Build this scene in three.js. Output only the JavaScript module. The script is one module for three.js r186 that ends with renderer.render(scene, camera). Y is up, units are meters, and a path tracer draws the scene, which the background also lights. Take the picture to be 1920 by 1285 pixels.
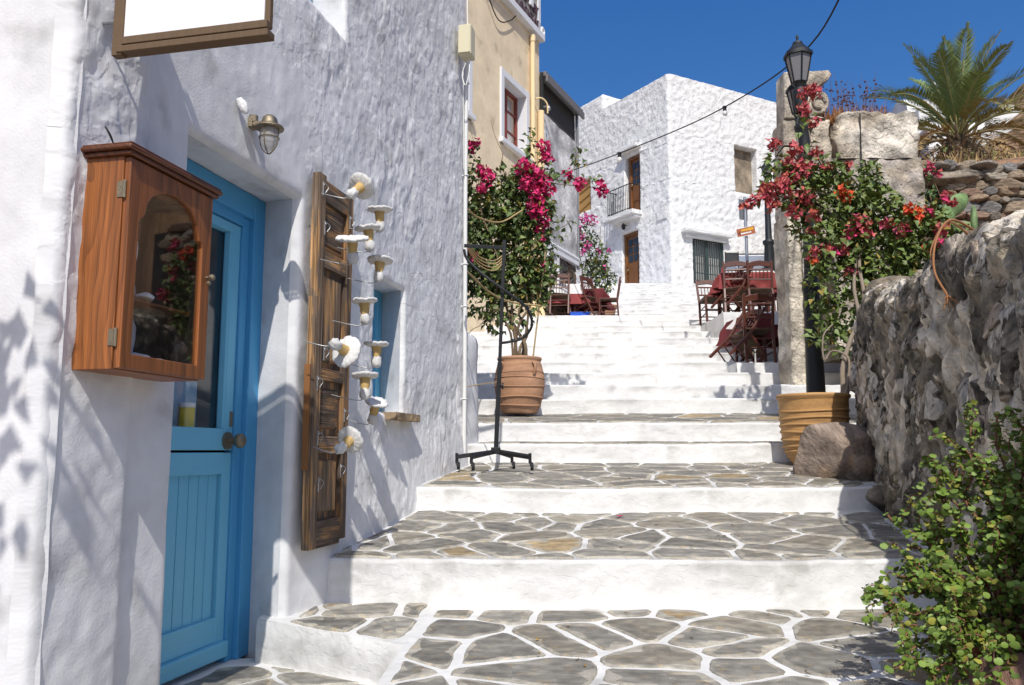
import * as THREE from 'three';
import { mergeGeometries } from 'three/addons/utils/BufferGeometryUtils.js';
import { RoundedBoxGeometry } from 'three/addons/geometries/RoundedBoxGeometry.js';

// ---------- camera, sky, sun, exposure ----------
// The street runs along -z, x is across it, y is up, metres; y = 0 is the door landing.
const A = THREE.MathUtils.degToRad(12.5), CA = Math.cos(A), SA = Math.sin(A), TILT = 0.1294;
const scene = new THREE.Scene();
const camera = new THREE.PerspectiveCamera(44.77, 1024 / 685, 0.05, 900);
camera.position.set(0, 0.94, 0);
camera.lookAt(-SA * Math.cos(TILT), 0.94 + Math.sin(TILT), -CA * Math.cos(TILT));
scene.add(camera);
const renderer = new THREE.WebGLRenderer({ antialias: true });
renderer.setSize(1024, 685);
renderer.toneMapping = THREE.LinearToneMapping;
renderer.toneMappingExposure = 1.22;
renderer.shadowMap.enabled = true;
const SUN = new THREE.Vector3(0.225, 1, 0.88).normalize();
const sun = new THREE.DirectionalLight(new THREE.Color(1, 0.955, 0.88), 3.3);
sun.position.copy(SUN).multiplyScalar(80); sun.castShadow = true;
sun.shadow.mapSize.set(4096, 4096);
Object.assign(sun.shadow.camera, { left: -40, right: 40, top: 40, bottom: -40, near: 1, far: 220 });
scene.add(sun, sun.target);
{ // deep blue clear sky, paler towards the horizon and towards the sun
  const w = 512, h = 256, d = new Float32Array(w * h * 4), v = new THREE.Vector3();
  const keys = [[-90, .16, .15, .14], [-4, .2, .22, .25], [0, .56, .62, .72], [8, .22, .35, .57], [16, .068, .195, .47], [24, .042, .146, .40], [32, .027, .110, .34], [50, .02, .085, .28], [90, .02, .075, .25]];
  for (let j = 0; j < h; j++) for (let i = 0; i < w; i++) {
    const el = ((j + .5) / h - .5) * 180, az = ((i + .5) / w - .5) * Math.PI * 2, e = el * Math.PI / 180;
    v.set(Math.cos(e) * Math.cos(az), Math.sin(e), Math.cos(e) * Math.sin(az));
    let k = 0; while (k < keys.length - 2 && el > keys[k + 1][0]) k++;
    const f = (el - keys[k][0]) / (keys[k + 1][0] - keys[k][0]), o = (j * w + i) * 4;
    const c = Math.max(0, v.dot(SUN)), halo = el > 0 ? .75 * Math.pow(c, 4) + 1.2 * Math.pow(c, 40) : 0;
    for (let n = 0; n < 3; n++) d[o + n] = keys[k][n + 1] * (1 - f) + keys[k + 1][n + 1] * f + halo * [1, .95, .88][n];
    d[o + 3] = 1;
  }
  const t = new THREE.DataTexture(d, w, h, THREE.RGBAFormat, THREE.FloatType);
  t.mapping = THREE.EquirectangularReflectionMapping; t.magFilter = t.minFilter = THREE.LinearFilter; t.needsUpdate = true;
  scene.background = t; scene.environment = t;
}

// ---------- helpers ----------
function rng(s) { return () => { s |= 0; s = s + 0x6D2B79F5 | 0; let t = Math.imul(s ^ s >>> 15, 1 | s); t = t + Math.imul(t ^ t >>> 7, 61 | t) ^ t; return ((t ^ t >>> 14) >>> 0) / 4294967296; }; }
const V = (x, y, z) => new THREE.Vector3(x, y, z);
const P = (x, h, z) => V(x * CA - z * SA, h, -(x * SA + z * CA));      // camera-aligned plan (x right, z ahead) to the scene
const lerp = (a, b, t) => a + (b - a) * t, clamp = (x, a = 0, b = 1) => Math.min(b, Math.max(a, x));
const smooth = (a, b, x) => { const t = clamp((x - a) / (b - a)); return t * t * (3 - 2 * t); };
const PERM = new Uint8Array(512); { const r = rng(77), p = [...Array(256).keys()]; for (let i = 255; i > 0; i--) { const j = Math.floor(r() * (i + 1)); [p[i], p[j]] = [p[j], p[i]]; } for (let i = 0; i < 512; i++) PERM[i] = p[i & 255]; }
function grad(h, x, y, z) { h &= 15; const u = h < 8 ? x : y, v = h < 4 ? y : h === 12 || h === 14 ? x : z; return ((h & 1) ? -u : u) + ((h & 2) ? -v : v); }
function noise(x, y = 0, z = 0, per = 256) {
  const X = Math.floor(x), Y = Math.floor(y), Z = Math.floor(z); x -= X; y -= Y; z -= Z;
  const m = (n) => ((n % per) + per) % per & 255, x0 = m(X), x1 = m(X + 1), y0 = m(Y), y1 = m(Y + 1), z0 = Z & 255, z1 = Z + 1 & 255;
  const f = (t) => t * t * t * (t * (t * 6 - 15) + 10), u = f(x), v = f(y), w = f(z);
  const g = (a, b, c, d, e, k) => grad(PERM[PERM[PERM[a] + b] + c], d, e, k);
  return lerp(lerp(lerp(g(x0, y0, z0, x, y, z), g(x1, y0, z0, x - 1, y, z), u), lerp(g(x0, y1, z0, x, y - 1, z), g(x1, y1, z0, x - 1, y - 1, z), u), v),
    lerp(lerp(g(x0, y0, z1, x, y, z - 1), g(x1, y0, z1, x - 1, y, z - 1), u), lerp(g(x0, y1, z1, x, y - 1, z - 1), g(x1, y1, z1, x - 1, y - 1, z - 1), u), v), w);
}
function fbm(x, y = 0, z = 0, oct = 4, per = 256) { let s = 0, a = .5; for (let i = 0; i < oct; i++) { s += a * noise(x, y, z + i * 7.3, per); x *= 2; y *= 2; z *= 2; per = Math.min(256, per * 2); a *= .5; } return s; }
function ridge(x, y, z, oct = 3) { let s = 0, a = .5; for (let i = 0; i < oct; i++) { s += a * (1 - 2 * Math.abs(noise(x, y, z + i * 3.1))); x *= 2.1; y *= 2.1; z *= 2.1; a *= .5; } return s; }
const used = {};
function numbered(n) { const k = used[n] = (used[n] ?? -1) + 1; return k ? n + '_' + String(k).padStart(3, '0') : n; }
function tag(o, label, category, group) { Object.assign(o.userData, { label, category }); if (group) o.userData.group = group; return o; }
function thing(name, label, category, pos = V(0, 0, 0), turn = 0, group) {
  const o = new THREE.Group(); o.name = numbered(name); o.position.copy(pos); o.rotation.y = turn; scene.add(o);
  return tag(o, label, category, group);
}
function ground(name, pos = V(0, 0, 0), turn = 0) { const o = new THREE.Group(); o.name = numbered(name); o.position.copy(pos); o.rotation.y = turn; o.userData.kind = 'structure'; scene.add(o); return o; }
function merge(list) {
  if (list.length === 1) return list[0];
  const col = list.every((g) => g.attributes.color);
  return mergeGeometries(list.map((g) => { g = g.index ? g.toNonIndexed() : g; for (const k of Object.keys(g.attributes)) if (!['position', 'normal', 'uv'].includes(k) && !(k === 'color' && col)) g.deleteAttribute(k); return g; }));
}
function grain(g) {                                                       // wood: texture runs along the longest side, in metres
  g = g.index ? g.toNonIndexed() : g; g.computeBoundingBox(); const d = g.boundingBox.getSize(V(0, 0, 0)).toArray(), k = d.indexOf(Math.max(...d)), [a, b] = [0, 1, 2].filter((i) => i !== k), p = g.attributes.position.array, uv = [], o = (Math.abs(g.boundingBox.min.x * 7.3 + g.boundingBox.min.y * 3.1) % 1) * .6;
  for (let i = 0; i < p.length; i += 3) uv.push(p[i + a] + p[i + b] + o, p[i + k] + o * 2); g.setAttribute('uv', new THREE.Float32BufferAttribute(uv, 2)); return g;
}
function obj(name, geo, mat, parent = scene) {
  if (mat.userData.wood) geo = (Array.isArray(geo) ? geo : [geo]).map(grain);
  geo = Array.isArray(geo) ? merge(geo) : geo; if (mat.vertexColors && !geo.attributes.color) paint(geo, (x, y, z) => LIME([x, y, z]));
  const m = new THREE.Mesh(geo, mat); m.name = numbered(name); m.castShadow = m.receiveShadow = true; parent.add(m); return m;
}
const box = (w, h, d, x = 0, y = 0, z = 0, r = 0) => (r ? new RoundedBoxGeometry(w, h, d, 2, r) : new THREE.BoxGeometry(w, h, d)).translate(x, y, z);
const cyl = (r0, r1, h, x = 0, y = 0, z = 0, n = 16) => new THREE.CylinderGeometry(r0, r1, h, n).translate(x, y, z);
const ball = (r, x, y, z, n = 12) => new THREE.SphereGeometry(r, n, Math.ceil(n * .7)).translate(x, y, z);
function bar(a, b, r, r2 = r, n = 8) { const d = b.clone().sub(a), g = new THREE.CylinderGeometry(r2, r, d.length(), n); g.applyQuaternion(new THREE.Quaternion().setFromUnitVectors(V(0, 1, 0), d.clone().normalize())); return g.translate((a.x + b.x) / 2, (a.y + b.y) / 2, (a.z + b.z) / 2); }
function beam(a, b, w, d, r = 0) { const v = b.clone().sub(a), g = r ? new RoundedBoxGeometry(w, v.length(), d, 1, r) : new THREE.BoxGeometry(w, v.length(), d); g.applyQuaternion(new THREE.Quaternion().setFromUnitVectors(V(0, 1, 0), v.clone().normalize())); return g.translate((a.x + b.x) / 2, (a.y + b.y) / 2, (a.z + b.z) / 2); }
function tube(pts, r, seg = pts.length * 5, n = 6) { return new THREE.TubeGeometry(new THREE.CatmullRomCurve3(pts), seg, r, n); }
function taper(pts, r0, r1, seg = pts.length * 4, n = 6) {   // a stem: a tube that thins towards its end
  const c = new THREE.CatmullRomCurve3(pts), g = new THREE.TubeGeometry(c, seg, 1, n), p = g.attributes.position, v = V(0, 0, 0), q = V(0, 0, 0);
  for (let i = 0; i <= seg; i++) { c.getPointAt(i / seg, q); const r = lerp(r0, r1, i / seg); for (let k = 0; k <= n; k++) { const at = i * (n + 1) + k; v.fromBufferAttribute(p, at).sub(q).multiplyScalar(r).add(q); p.setXYZ(at, v.x, v.y, v.z); } }
  return g;
}
const lathe = (pts, n = 32) => new THREE.LatheGeometry(pts.map(([r, y]) => new THREE.Vector2(r, y)), n);
function extrude(pts, depth, bevel = .01, holes = []) {
  const s = new THREE.Shape(pts.map(([x, y]) => new THREE.Vector2(x, y)));
  for (const h of holes) s.holes.push(new THREE.Path(h.map(([x, y]) => new THREE.Vector2(x, y))));
  return new THREE.ExtrudeGeometry(s, { depth, bevelEnabled: bevel > 0, bevelSize: bevel, bevelThickness: bevel, bevelOffset: -bevel, bevelSegments: 2, curveSegments: 8 });
}
function geoFrom(pos, idx, uv, col) {
  const g = new THREE.BufferGeometry(); g.setAttribute('position', new THREE.Float32BufferAttribute(pos, 3)); if (idx) g.setIndex(idx);
  if (uv) g.setAttribute('uv', new THREE.Float32BufferAttribute(uv, 2)); if (col) g.setAttribute('color', new THREE.Float32BufferAttribute(col, 3));
  g.computeVertexNormals(); return g;
}
function gridGeo(nu, nv, f, color) {                                    // f(u, v) -> [x, y, z, s, t], u and v 0..1
  const pos = [], uv = [], idx = [], col = color ? [] : null;
  for (let j = 0; j <= nv; j++) for (let i = 0; i <= nu; i++) { const p = f(i / nu, j / nv, i, j); pos.push(p[0], p[1], p[2]); uv.push(p[3] ?? i / nu, p[4] ?? j / nv); if (col) col.push(...color(p, i / nu, j / nv)); }
  for (let j = 0; j < nv; j++) for (let i = 0; i < nu; i++) { const a = j * (nu + 1) + i, b = a + 1, c = a + nu + 1, d = c + 1; idx.push(a, b, d, a, d, c); }
  return geoFrom(pos, idx, uv, col);
}
function roughen(g, amp, freq, seed = 0) { const p = g.attributes.position, n = g.attributes.normal; for (let i = 0; i < p.count; i++) { const x = p.getX(i), y = p.getY(i), z = p.getZ(i), k = amp * fbm(x * freq + seed, y * freq, z * freq, 3) * 2; p.setXYZ(i, x + n.getX(i) * k, y + n.getY(i) * k, z + n.getZ(i) * k); } g.computeVertexNormals(); return g; }
function lines(a, b, step, extra = [], near = .03) {
  const l = []; const n = Math.round((b - a) / step); for (let i = 0; i <= n; i++) l.push(a + (b - a) * i / n);
  const keep = []; for (const e of extra) for (const d of [-near, -near * .55, -near * .2, 0, near * .2, near * .55, near]) keep.push(e + d);
  const all = l.filter((x) => !keep.some((k) => Math.abs(k - x) < step * .35)).concat(keep.filter((k) => k >= a && k <= b)).sort((p, q) => p - q);
  return all.filter((x, i) => i === 0 || x - all[i - 1] > 1e-4);
}
// a wall face with openings: x along, y up, z out; edges of openings rounded inwards
function wallSheet(xs, ys, disp, openings = [], color, edge = []) {
  const pos = [], uv = [], idx = [], col = color ? [] : null;
  for (const y of ys) for (const x of xs) {
    let z = disp(x, y);
    for (const o of openings) { const r = o.r ?? .03, d = Math.hypot(Math.max(o.x0 - x, x - o.x1, 0), Math.max(o.y0 - y, y - o.y1, 0)); if (d < r) { const t = 1 - d / r, w = Math.sqrt(Math.max(0, 1 - t * t)); z = lerp(o.flat ?? 0, z, w) - r * (1 - w); } }
    for (const [ex, r] of edge) { const d = Math.abs(x - ex); if (d < r) z -= r - Math.sqrt(Math.max(0, r * r - (r - d) ** 2)); }
    pos.push(x, y, z); uv.push(x, y); if (col) col.push(...color(x, y, z));
  }
  const n = xs.length;
  for (let j = 0; j < ys.length - 1; j++) for (let i = 0; i < n - 1; i++) {
    const cx = (xs[i] + xs[i + 1]) / 2, cy = (ys[j] + ys[j + 1]) / 2;
    if (openings.some((o) => cx > o.x0 && cx < o.x1 && cy > o.y0 && cy < o.y1)) continue;
    const a = j * n + i; idx.push(a, a + 1, a + n + 1, a, a + n + 1, a + n);
  }
  return geoFrom(pos, idx, uv, col);
}
// bilinear patch with a little unevenness along its normal
function patch(a, b, c, d, nu, nv, amp = 0, freq = 6) {                 // a-b bottom, d-c top; faces the viewer who sees a on the left
  const n = b.clone().sub(a).cross(d.clone().sub(a)).normalize(), lu = a.distanceTo(b), lv = a.distanceTo(d), q = V(0, 0, 0), r = V(0, 0, 0);
  return gridGeo(nu, nv, (u, v) => { q.lerpVectors(a, b, u); r.lerpVectors(d, c, u); q.lerp(r, v); const k = amp ? amp * fbm(q.x * freq, q.y * freq, q.z * freq, 3) * Math.min(1, 6 * Math.min(u, 1 - u, v, 1 - v)) * 2 : 0; return [q.x + n.x * k, q.y + n.y * k, q.z + n.z * k, u * lu, v * lv]; });
}
// reveals of an opening in a wall sheet: four faces from the rounded edge (z = -r) to the back opening at depth
function reveals(o, back, depth, amp = .004, sides = 'lrtb') {
  const r = o.r ?? .03, f = -r + (o.flat ?? 0), L = [], n = (l) => Math.max(2, Math.round(l / .05));
  const F = [V(o.x0, o.y0, f), V(o.x1, o.y0, f), V(o.x1, o.y1, f), V(o.x0, o.y1, f)], B = [V(back.x0, back.y0, -depth), V(back.x1, back.y0, -depth), V(back.x1, back.y1, -depth), V(back.x0, back.y1, -depth)];
  const h = n(o.y1 - o.y0), w = n(o.x1 - o.x0), d = Math.max(2, n(depth));
  if (sides.includes('l')) L.push(patch(F[0], B[0], B[3], F[3], d, h, amp));
  if (sides.includes('r')) L.push(patch(B[1], F[1], F[2], B[2], d, h, amp));
  if (sides.includes('t')) L.push(patch(B[3], B[2], F[2], F[3], w, d, amp));
  if (sides.includes('b')) L.push(patch(F[0], F[1], B[1], B[0], w, d, amp));
  return L;
}

// ---------- textures ----------
function tex(size, f, { color = false, tile = 1 } = {}) {
  const d = new Uint8Array(size * size * 4);
  for (let j = 0; j < size; j++) for (let i = 0; i < size; i++) { const c = f(i / size, j / size), o = (j * size + i) * 4; if (Array.isArray(c)) for (let k = 0; k < 3; k++) d[o + k] = clamp(c[k]) * 255; else d[o] = d[o + 1] = d[o + 2] = clamp(c) * 255; d[o + 3] = 255; }
  const t = new THREE.DataTexture(d, size, size, THREE.RGBAFormat); t.wrapS = t.wrapT = THREE.RepeatWrapping; t.magFilter = THREE.LinearFilter; t.minFilter = THREE.LinearMipmapLinearFilter; t.generateMipmaps = true;
  if (color) t.colorSpace = THREE.SRGBColorSpace; t.repeat.set(1 / tile, 1 / tile); t.needsUpdate = true; return t;
}
const rep = (t, x, y = x) => { const c = t.clone(); c.repeat.set(1 / x, 1 / y); c.needsUpdate = true; return c; };
const T = {};
T.plaster = tex(1024, (u, v) => { const w = .03 * fbm(u * 8, v * 8, 3, 2, 8); const a = fbm((u + w) * 10, (v + w) * 10, 0, 7, 10), b = noise(u * 128, v * 128, 5, 128); return .5 + a * .6 + b * .08; }, { tile: 1.2 });
T.peel = tex(1024, (u, v) => { const w = .05 * fbm(u * 6, v * 6, 3, 4, 6), e = (q, k) => smooth(-k, k, q); const p1 = e(fbm((u + w) * 9, (v - w) * 7, 1, 6, 63) + .03, .075), p2 = e(fbm((u - w) * 20, (v + w) * 15, 9, 5, 60) - .05, .10), br = fbm(u * 40, v * 40, 6, 4, 40), drip = fbm(u * 60, v * 8, 2, 3, 120); return .30 + .26 * p1 + .22 * p2 + .20 * br + .12 * drip; }, { tile: 1.9 });
T.wash = tex(512, (u, v) => { const a = fbm(u * 6, v * 6, 1, 5, 6), b = fbm(u * 24, v * 24, 4, 3, 24), c = fbm(u * 7, v * 7, 8, 5, 7), k = .95 + a * .10 + b * .05; const s = c > .18 ? (c - .18) * .5 : 0; return [k - s, k - s * 1.02, k - s * 1.08]; }, { tile: 1.7, color: true });
T.brush = tex(1024, (u, v) => { const a = fbm(u * 6, v * 18, 1, 4, 18), b = fbm(u * 24, v * 24, 4, 5, 24), c = smooth(-.02, .03, fbm(u * 9, v * 12, 14, 4, 36)); return .4 + a * .35 + b * .4 + c * .2; }, { tile: .9 });
T.slate = tex(512, (u, v) => { const a = fbm(u * 7, v * 10, 2, 6, 70), b = noise(u * 128, v * 128, 1, 128), c = fbm(u * 3, v * 3, 6, 4, 3), d = smooth(.12, .3, fbm(u * 12, v * 12, 9, 4, 12)); const k = .82 + a * .34 + b * .16 + c * .22; return [k + d * .10, k + d * .06, k - .01]; }, { tile: .55, color: true });
T.slateB = tex(512, (u, v) => .5 + fbm(u * 6, v * 18, 2, 5, 6) * .8 + noise(u * 120, v * 120, 1, 120) * .12, { tile: .5 });
T.wood = tex(1024, (u, v) => { const d = .42 * fbm(u * 2, v * 2, 1, 3, 2), r = u * 9 + d * 9 + .5 * fbm(u * 4, v * 4, 4, 3, 4), g = (r % 1 + 1) % 1, ring = Math.pow(g, 2.2), f = fbm(u * 110, v * 4, 7, 4, 440), st = fbm(u * 14, v * 2, 12, 3, 28), kn = smooth(.30, .42, fbm(u * 5, v * 4, 31, 2, 20)); const k = .84 - .17 * ring + f * .26 + .26 * st - .30 * kn; return [k, k * .96, k * .92]; }, { color: true });
T.woodB = tex(512, (u, v) => .5 + fbm(u * 60, v * 2, 7, 4, 60) * .9 + .2 * noise(u * 20, v * 2, 3, 20));
T.weather = tex(1024, (u, v) => { const f = fbm(u * 70, v * 2, 7, 4, 70), c = fbm(u * 6, v * 3, 2, 4, 6), d = fbm(u * 16, v * 5, 22, 3, 16); const k = .55 + f * .75 + c * .35; const p = c > .06 ? 1 : 0; return [k * (p ? 1.18 : .95), k * (p ? 1.05 : .92), k * (p ? .86 : .9) + (d > .22 ? .06 : 0)]; }, { color: true });
T.limed = tex(1024, (u, v) => { const w = .04 * fbm(u * 8, v * 8, 3, 3, 8), a = fbm((u + w) * 5, (v + w) * 3, 2, 6, 15), b = fbm(u * 30, v * 22, 5, 4, 330), c = fbm(u * 4, v * 4, 9, 4, 4), d = smooth(.16, .28, fbm(u * 22, v * 16, 19, 4, 176)); const k = smooth(.015, .055, a + .16 * b - .01), g = .47 + .5 * c + .42 * b; return [lerp(g * 1.04, .76 + b * .4, k) - d * .2, lerp(g, .745 + b * .4, k) - d * .2, lerp(g * .93, .72 + b * .4, k) - d * .2]; }, { tile: 2.1, color: true });
T.grit = tex(512, (u, v) => .5 + fbm(u * 40, v * 40, 2, 4, 40) * .9, { tile: .5 });
T.blotch = tex(512, (u, v) => { const a = fbm(u * 5, v * 5, 2, 5, 5), b = fbm(u * 30, v * 30, 5, 3, 30), k = .82 + a * .5 + b * .22; return [k, k * .985, k * .96]; }, { tile: 1.5, color: true });
T.clay = tex(512, (u, v) => { const a = fbm(u * 4, v * 16, 2, 5, 4), b = fbm(u * 40, v * 40, 5, 2, 40), c = fbm(u * 3, v * 3, 15, 3, 3), k = .86 + a * .26 + b * .1; return [k + c * .2, k + c * .26, k + c * .36]; }, { color: true });
T.linen = tex(256, (u, v) => .5 + .25 * Math.sin(u * 256 * Math.PI / 2) + .25 * Math.sin(v * 256 * Math.PI / 2) + .2 * noise(u * 40, v * 40, 0, 40), { tile: .12 });

const std = (c, roughness = .85, o = {}) => new THREE.MeshStandardMaterial({ color: new THREE.Color().setRGB(...c), roughness, side: THREE.DoubleSide, ...o });
const M = {
  house: std([.84, .84, .845], .9, { map: T.wash, bumpMap: T.peel, bumpScale: .0075 }),
  smoothWall: std([.80, .80, .81], .9, { map: T.wash, bumpMap: T.plaster, bumpScale: .004 }),
  lime: std([.775, .77, .76], .9, { vertexColors: true, map: T.wash, bumpMap: T.brush, bumpScale: .005 }),
  farWhite: std([.85, .845, .835], .92, { map: T.wash, bumpMap: rep(T.peel, 4.5), bumpScale: .035 }),
  ochre: std([.90, .74, .51], .95, { map: rep(T.wash, 2.5), bumpMap: T.grit, bumpScale: .0012 }),
  trimWhite: std([.70, .71, .74], .8),
  cream: std([.80, .62, .36], .7),
  slate: std([1, 1, 1], .72, { vertexColors: true, map: T.slate, bumpMap: T.slateB, bumpScale: .004 }),
  blue: std([.165, .50, .70], .55, { bumpMap: rep(T.woodB, .25, 1), bumpScale: .0012 }),
  bluer: std([.07, .33, .60], .55, { bumpMap: rep(T.woodB, .25, 1), bumpScale: .0012 }),
  pine: std([.44, .165, .046], .42, { map: rep(T.wood, .32, 1.1), bumpMap: rep(T.woodB, .2, .8), bumpScale: .0008 }),
  pineFrame: std([.38, .14, .042], .42, { map: rep(T.wood, .5, 2.2) }),
  pineDark: std([.20, .07, .024], .42, { map: rep(T.wood, .22, .8), bumpMap: rep(T.woodB, .2, .8), bumpScale: .0008 }),
  oldWood: std([.82, .60, .41], .85, { map: rep(T.weather, .35, 1.2), bumpMap: rep(T.woodB, .2, .9), bumpScale: .004 }),
  oldDark: std([.50, .36, .25], .85, { map: rep(T.weather, .3, .9), bumpMap: rep(T.woodB, .2, .9), bumpScale: .004 }),
  doorWood: std([.30, .13, .035], .5, { map: rep(T.wood, .5, 2) }),
  chair: std([.15, .042, .024], .42, { map: rep(T.wood, .2, 1) }),
  chairSeat: std([.10, .065, .035], .9, { bumpMap: rep(T.linen, .06), bumpScale: .004 }),
  red: std([.13, .018, .022], .9, { bumpMap: T.linen, bumpScale: .001 }),
  pinkRed: std([.25, .048, .046], .9, { bumpMap: T.linen, bumpScale: .001 }),
  lace: std([.75, .73, .72], .9, { bumpMap: T.linen, bumpScale: .002 }),
  blackIron: std([.018, .019, .021], .45, { metalness: .35, bumpMap: T.grit, bumpScale: .0006 }),
  lampIron: std([.022, .024, .026], .5, { metalness: .3, bumpMap: T.grit, bumpScale: .001 }),
  steel: std([.42, .43, .44], .4, { metalness: .8 }),
  brass: std([.25, .21, .15], .45, { metalness: .85, bumpMap: T.grit, bumpScale: .0008 }),
  dark: std([.012, .012, .013], .8),
  glass: new THREE.MeshPhysicalMaterial({ color: 0xffffff, roughness: .02, transmission: 1, thickness: 0, ior: 1.5, side: THREE.DoubleSide }),
  frosted: new THREE.MeshPhysicalMaterial({ color: new THREE.Color(.85, .84, .82), roughness: .45, transmission: .75, thickness: 0, side: THREE.DoubleSide }),
  white: std([.80, .80, .79], .6),
  board: std([.86, .86, .88], .5),
  plastic: std([.72, .72, .70], .5),
  beige: std([.62, .57, .40], .6),
  clay: std([.56, .31, .18], .85, { map: T.clay, bumpMap: T.grit, bumpScale: .0012 }),
  clayYellow: std([.66, .37, .14], .7, { map: T.clay, bumpMap: T.grit, bumpScale: .0008 }),
  soil: std([.10, .065, .04], 1, { bumpMap: T.grit, bumpScale: .01 }),
  stem: std([.20, .14, .085], .9, { bumpMap: T.grit, bumpScale: .002 }),
  darkStem: std([.075, .045, .03], .9),
  leaf: std([1, 1, 1], .55, { vertexColors: true }),
  petal: std([1, 1, 1], .8, { vertexColors: true }),
  rock: std([1, 1, 1], .95, { vertexColors: true, map: rep(T.blotch, .6), bumpMap: rep(T.plaster, .35), bumpScale: .016 }),
  rubble: std([1, 1, 1], .95, { vertexColors: true, map: T.limed, bumpMap: rep(T.peel, .8), bumpScale: .03 }),
  rubbleStone: std([.62, .58, .53], .95, { map: rep(T.limed, 1.2), bumpMap: rep(T.peel, .6), bumpScale: .02 }),
  earth: std([1, 1, 1], 1, { vertexColors: true, map: rep(T.blotch, 4), bumpMap: rep(T.grit, 2), bumpScale: .05 }),
  straw: std([.33, .20, .085], .95),
  rope: std([.42, .30, .14], .95),
  twig: std([.30, .13, .05], .9),
  gold: std([.66, .45, .17], .7, { bumpMap: T.grit, bumpScale: .002 }),
  gyps: std([.82, .81, .79], .85, { bumpMap: rep(T.plaster, .15), bumpScale: .004 }),
};

for (const k of ['blue', 'bluer', 'pine', 'pineFrame', 'pineDark', 'oldWood', 'oldDark', 'doorWood', 'chair']) M[k].userData.wood = true;

// ---------- terrain ----------
const streetH = (u, v) => { const z = v * CA - u * SA; return z < 4.1 ? .2 + .055 * (z - 4.1) : z < 8.66 ? lerp(.3, 1.316, (z - 4.1) / 4.56) : z < 34 ? lerp(1.316, 7.77, (z - 8.66) / 25.3) : 7.77 + .03 * Math.min(z - 34, 60); };
function landH(u, v) {
  const s = streetH(u, v), zc = v * CA - u * SA, bank = (zc < 12.3 ? 2.6 : 5.12 + .338 * Math.min(v - 12.95, 12) + .30 * clamp(v - 24.95, 0, 60)) + .035 * clamp(u - 5, -3, 30) + .10 * fbm(u * .7, v * .7, 2, 4) * (v > 13 ? 3 : 1);
  const k = smooth(1.75, 2.6, u - .1 * Math.max(0, v - 14) * (v > 20 ? 1 : 0)) * smooth(6, 7.5, v), far = smooth(26, 40, v);
  let h = lerp(s - .45 - .02 * Math.max(0, v - 8), bank, k);
  h -= 1.15 * smooth(8.2, 5.0, u - .1 * (v - 20)) * smooth(14.5, 21, v) * smooth(60, 40, v);
  h += 15 * Math.exp(-(((u - 42) / 14) ** 2) - ((v - 81) / 20) ** 2) * far;
  h -= smooth(0, -60, v) * 6 + smooth(-8, -70, u) * 3;
  return h;
}
{
  const ax = (k) => Math.sign(k) * (Math.abs(k) * 26 + Math.pow(Math.abs(k), 5) * 560), nu = 170, nv = 190;
  const ground_ = ground('ground');
  obj('ground_sheet', gridGeo(nu, nv, (i, j) => { const u = 3 + ax(i * 2 - 1), v = 14 + ax(j * 2 - 1); return [u, landH(u, v), -v, u, v]; },
    (p) => { const fr = smooth(45, 25, -p[2]), n = fbm(p[0] * .12, p[2] * .12, 3, 3), r = fbm(p[0] * 2.2, p[2] * 2.2, 8, 3) * fr, k = clamp(.5 + n * 1.4 + r * .8); return [lerp(.26, .52, k), lerp(.19, .31, k), lerp(.10, .19, k)]; }), M.earth, ground_);
}

// ---------- the stepped street ----------
const XL = (z) => -1.895 + .2217 * z, XR = (z) => 1.198 + .2217 * z;     // house wall and garden wall in camera-aligned plan
const steps = [ // z of the riser at the middle, foot, top, tread slope
  { z: 4.10, hb: .20, ht: .415, s: .10, bl: .13, br: .02, paved: 'mid' },
  { z: 5.42, hb: .545, ht: .70, s: .10, bl: .12, br: .14, paved: 'mid' },
  { z: 6.83, hb: .84, ht: .996, s: .035, bl: .03, br: .02, paved: 'thin' },
  { z: 7.38, hb: 1.015, ht: 1.185, s: .105, bl: .05, br: .02, paved: 'thin' },
];
{ let z = 8.62, h = 1.31; for (let i = 0; i < 11; i++) { steps.push({ z, hb: h, ht: h + .165, s: .054, bl: .03, br: 0 }); z += .705; h += .203; }
  steps[steps.length - 1].s = .012; z = 18.3; h = 3.58; for (let i = 0; i < 16; i++) { steps.push({ z, hb: h, ht: h + .20, s: .06, bl: 0, br: 0 }); z += 1.0; h += .262; } }
const zFront = (s, x) => { const c = x - (-.35 + .2217 * s.z), t = clamp(c / 1.6, -1.6, 1.6); return s.z + (t < 0 ? s.bl : s.br) * t * t + .030 * noise(x * 1.7, s.z * 3.1) + .014 * noise(x * 5, s.z * 2) + .006 * noise(x * 14, s.z); };
const treadH = (s, x, z) => s.ht + s.s * (z - zFront(s, x)) + .012 * noise(x * 1.1, z * 1.1, 4);
const P0 = { z: 1.2, ht: .2 - .055 * 2.9, s: .055, flat: true };
const LIME = (p) => { const w = smooth(.1, .4, fbm(p[0] * 2.5, p[1] * 6, p[2] * 2.5, 4)); return [1 - .12 * w, 1 - .13 * w, 1 - .15 * w]; };
function clipPoly(p, nx, ny, c) { const o = []; for (let i = 0; i < p.length; i++) { const a = p[i], b = p[(i + 1) % p.length], da = nx * a[0] + ny * a[1] - c, db = nx * b[0] + ny * b[1] - c; if (da <= 0) o.push(a); if ((da < 0 && db > 0) || (da > 0 && db < 0)) { const t = da / (da - db); o.push([lerp(a[0], b[0], t), lerp(a[1], b[1], t)]); } } return o; }
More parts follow.
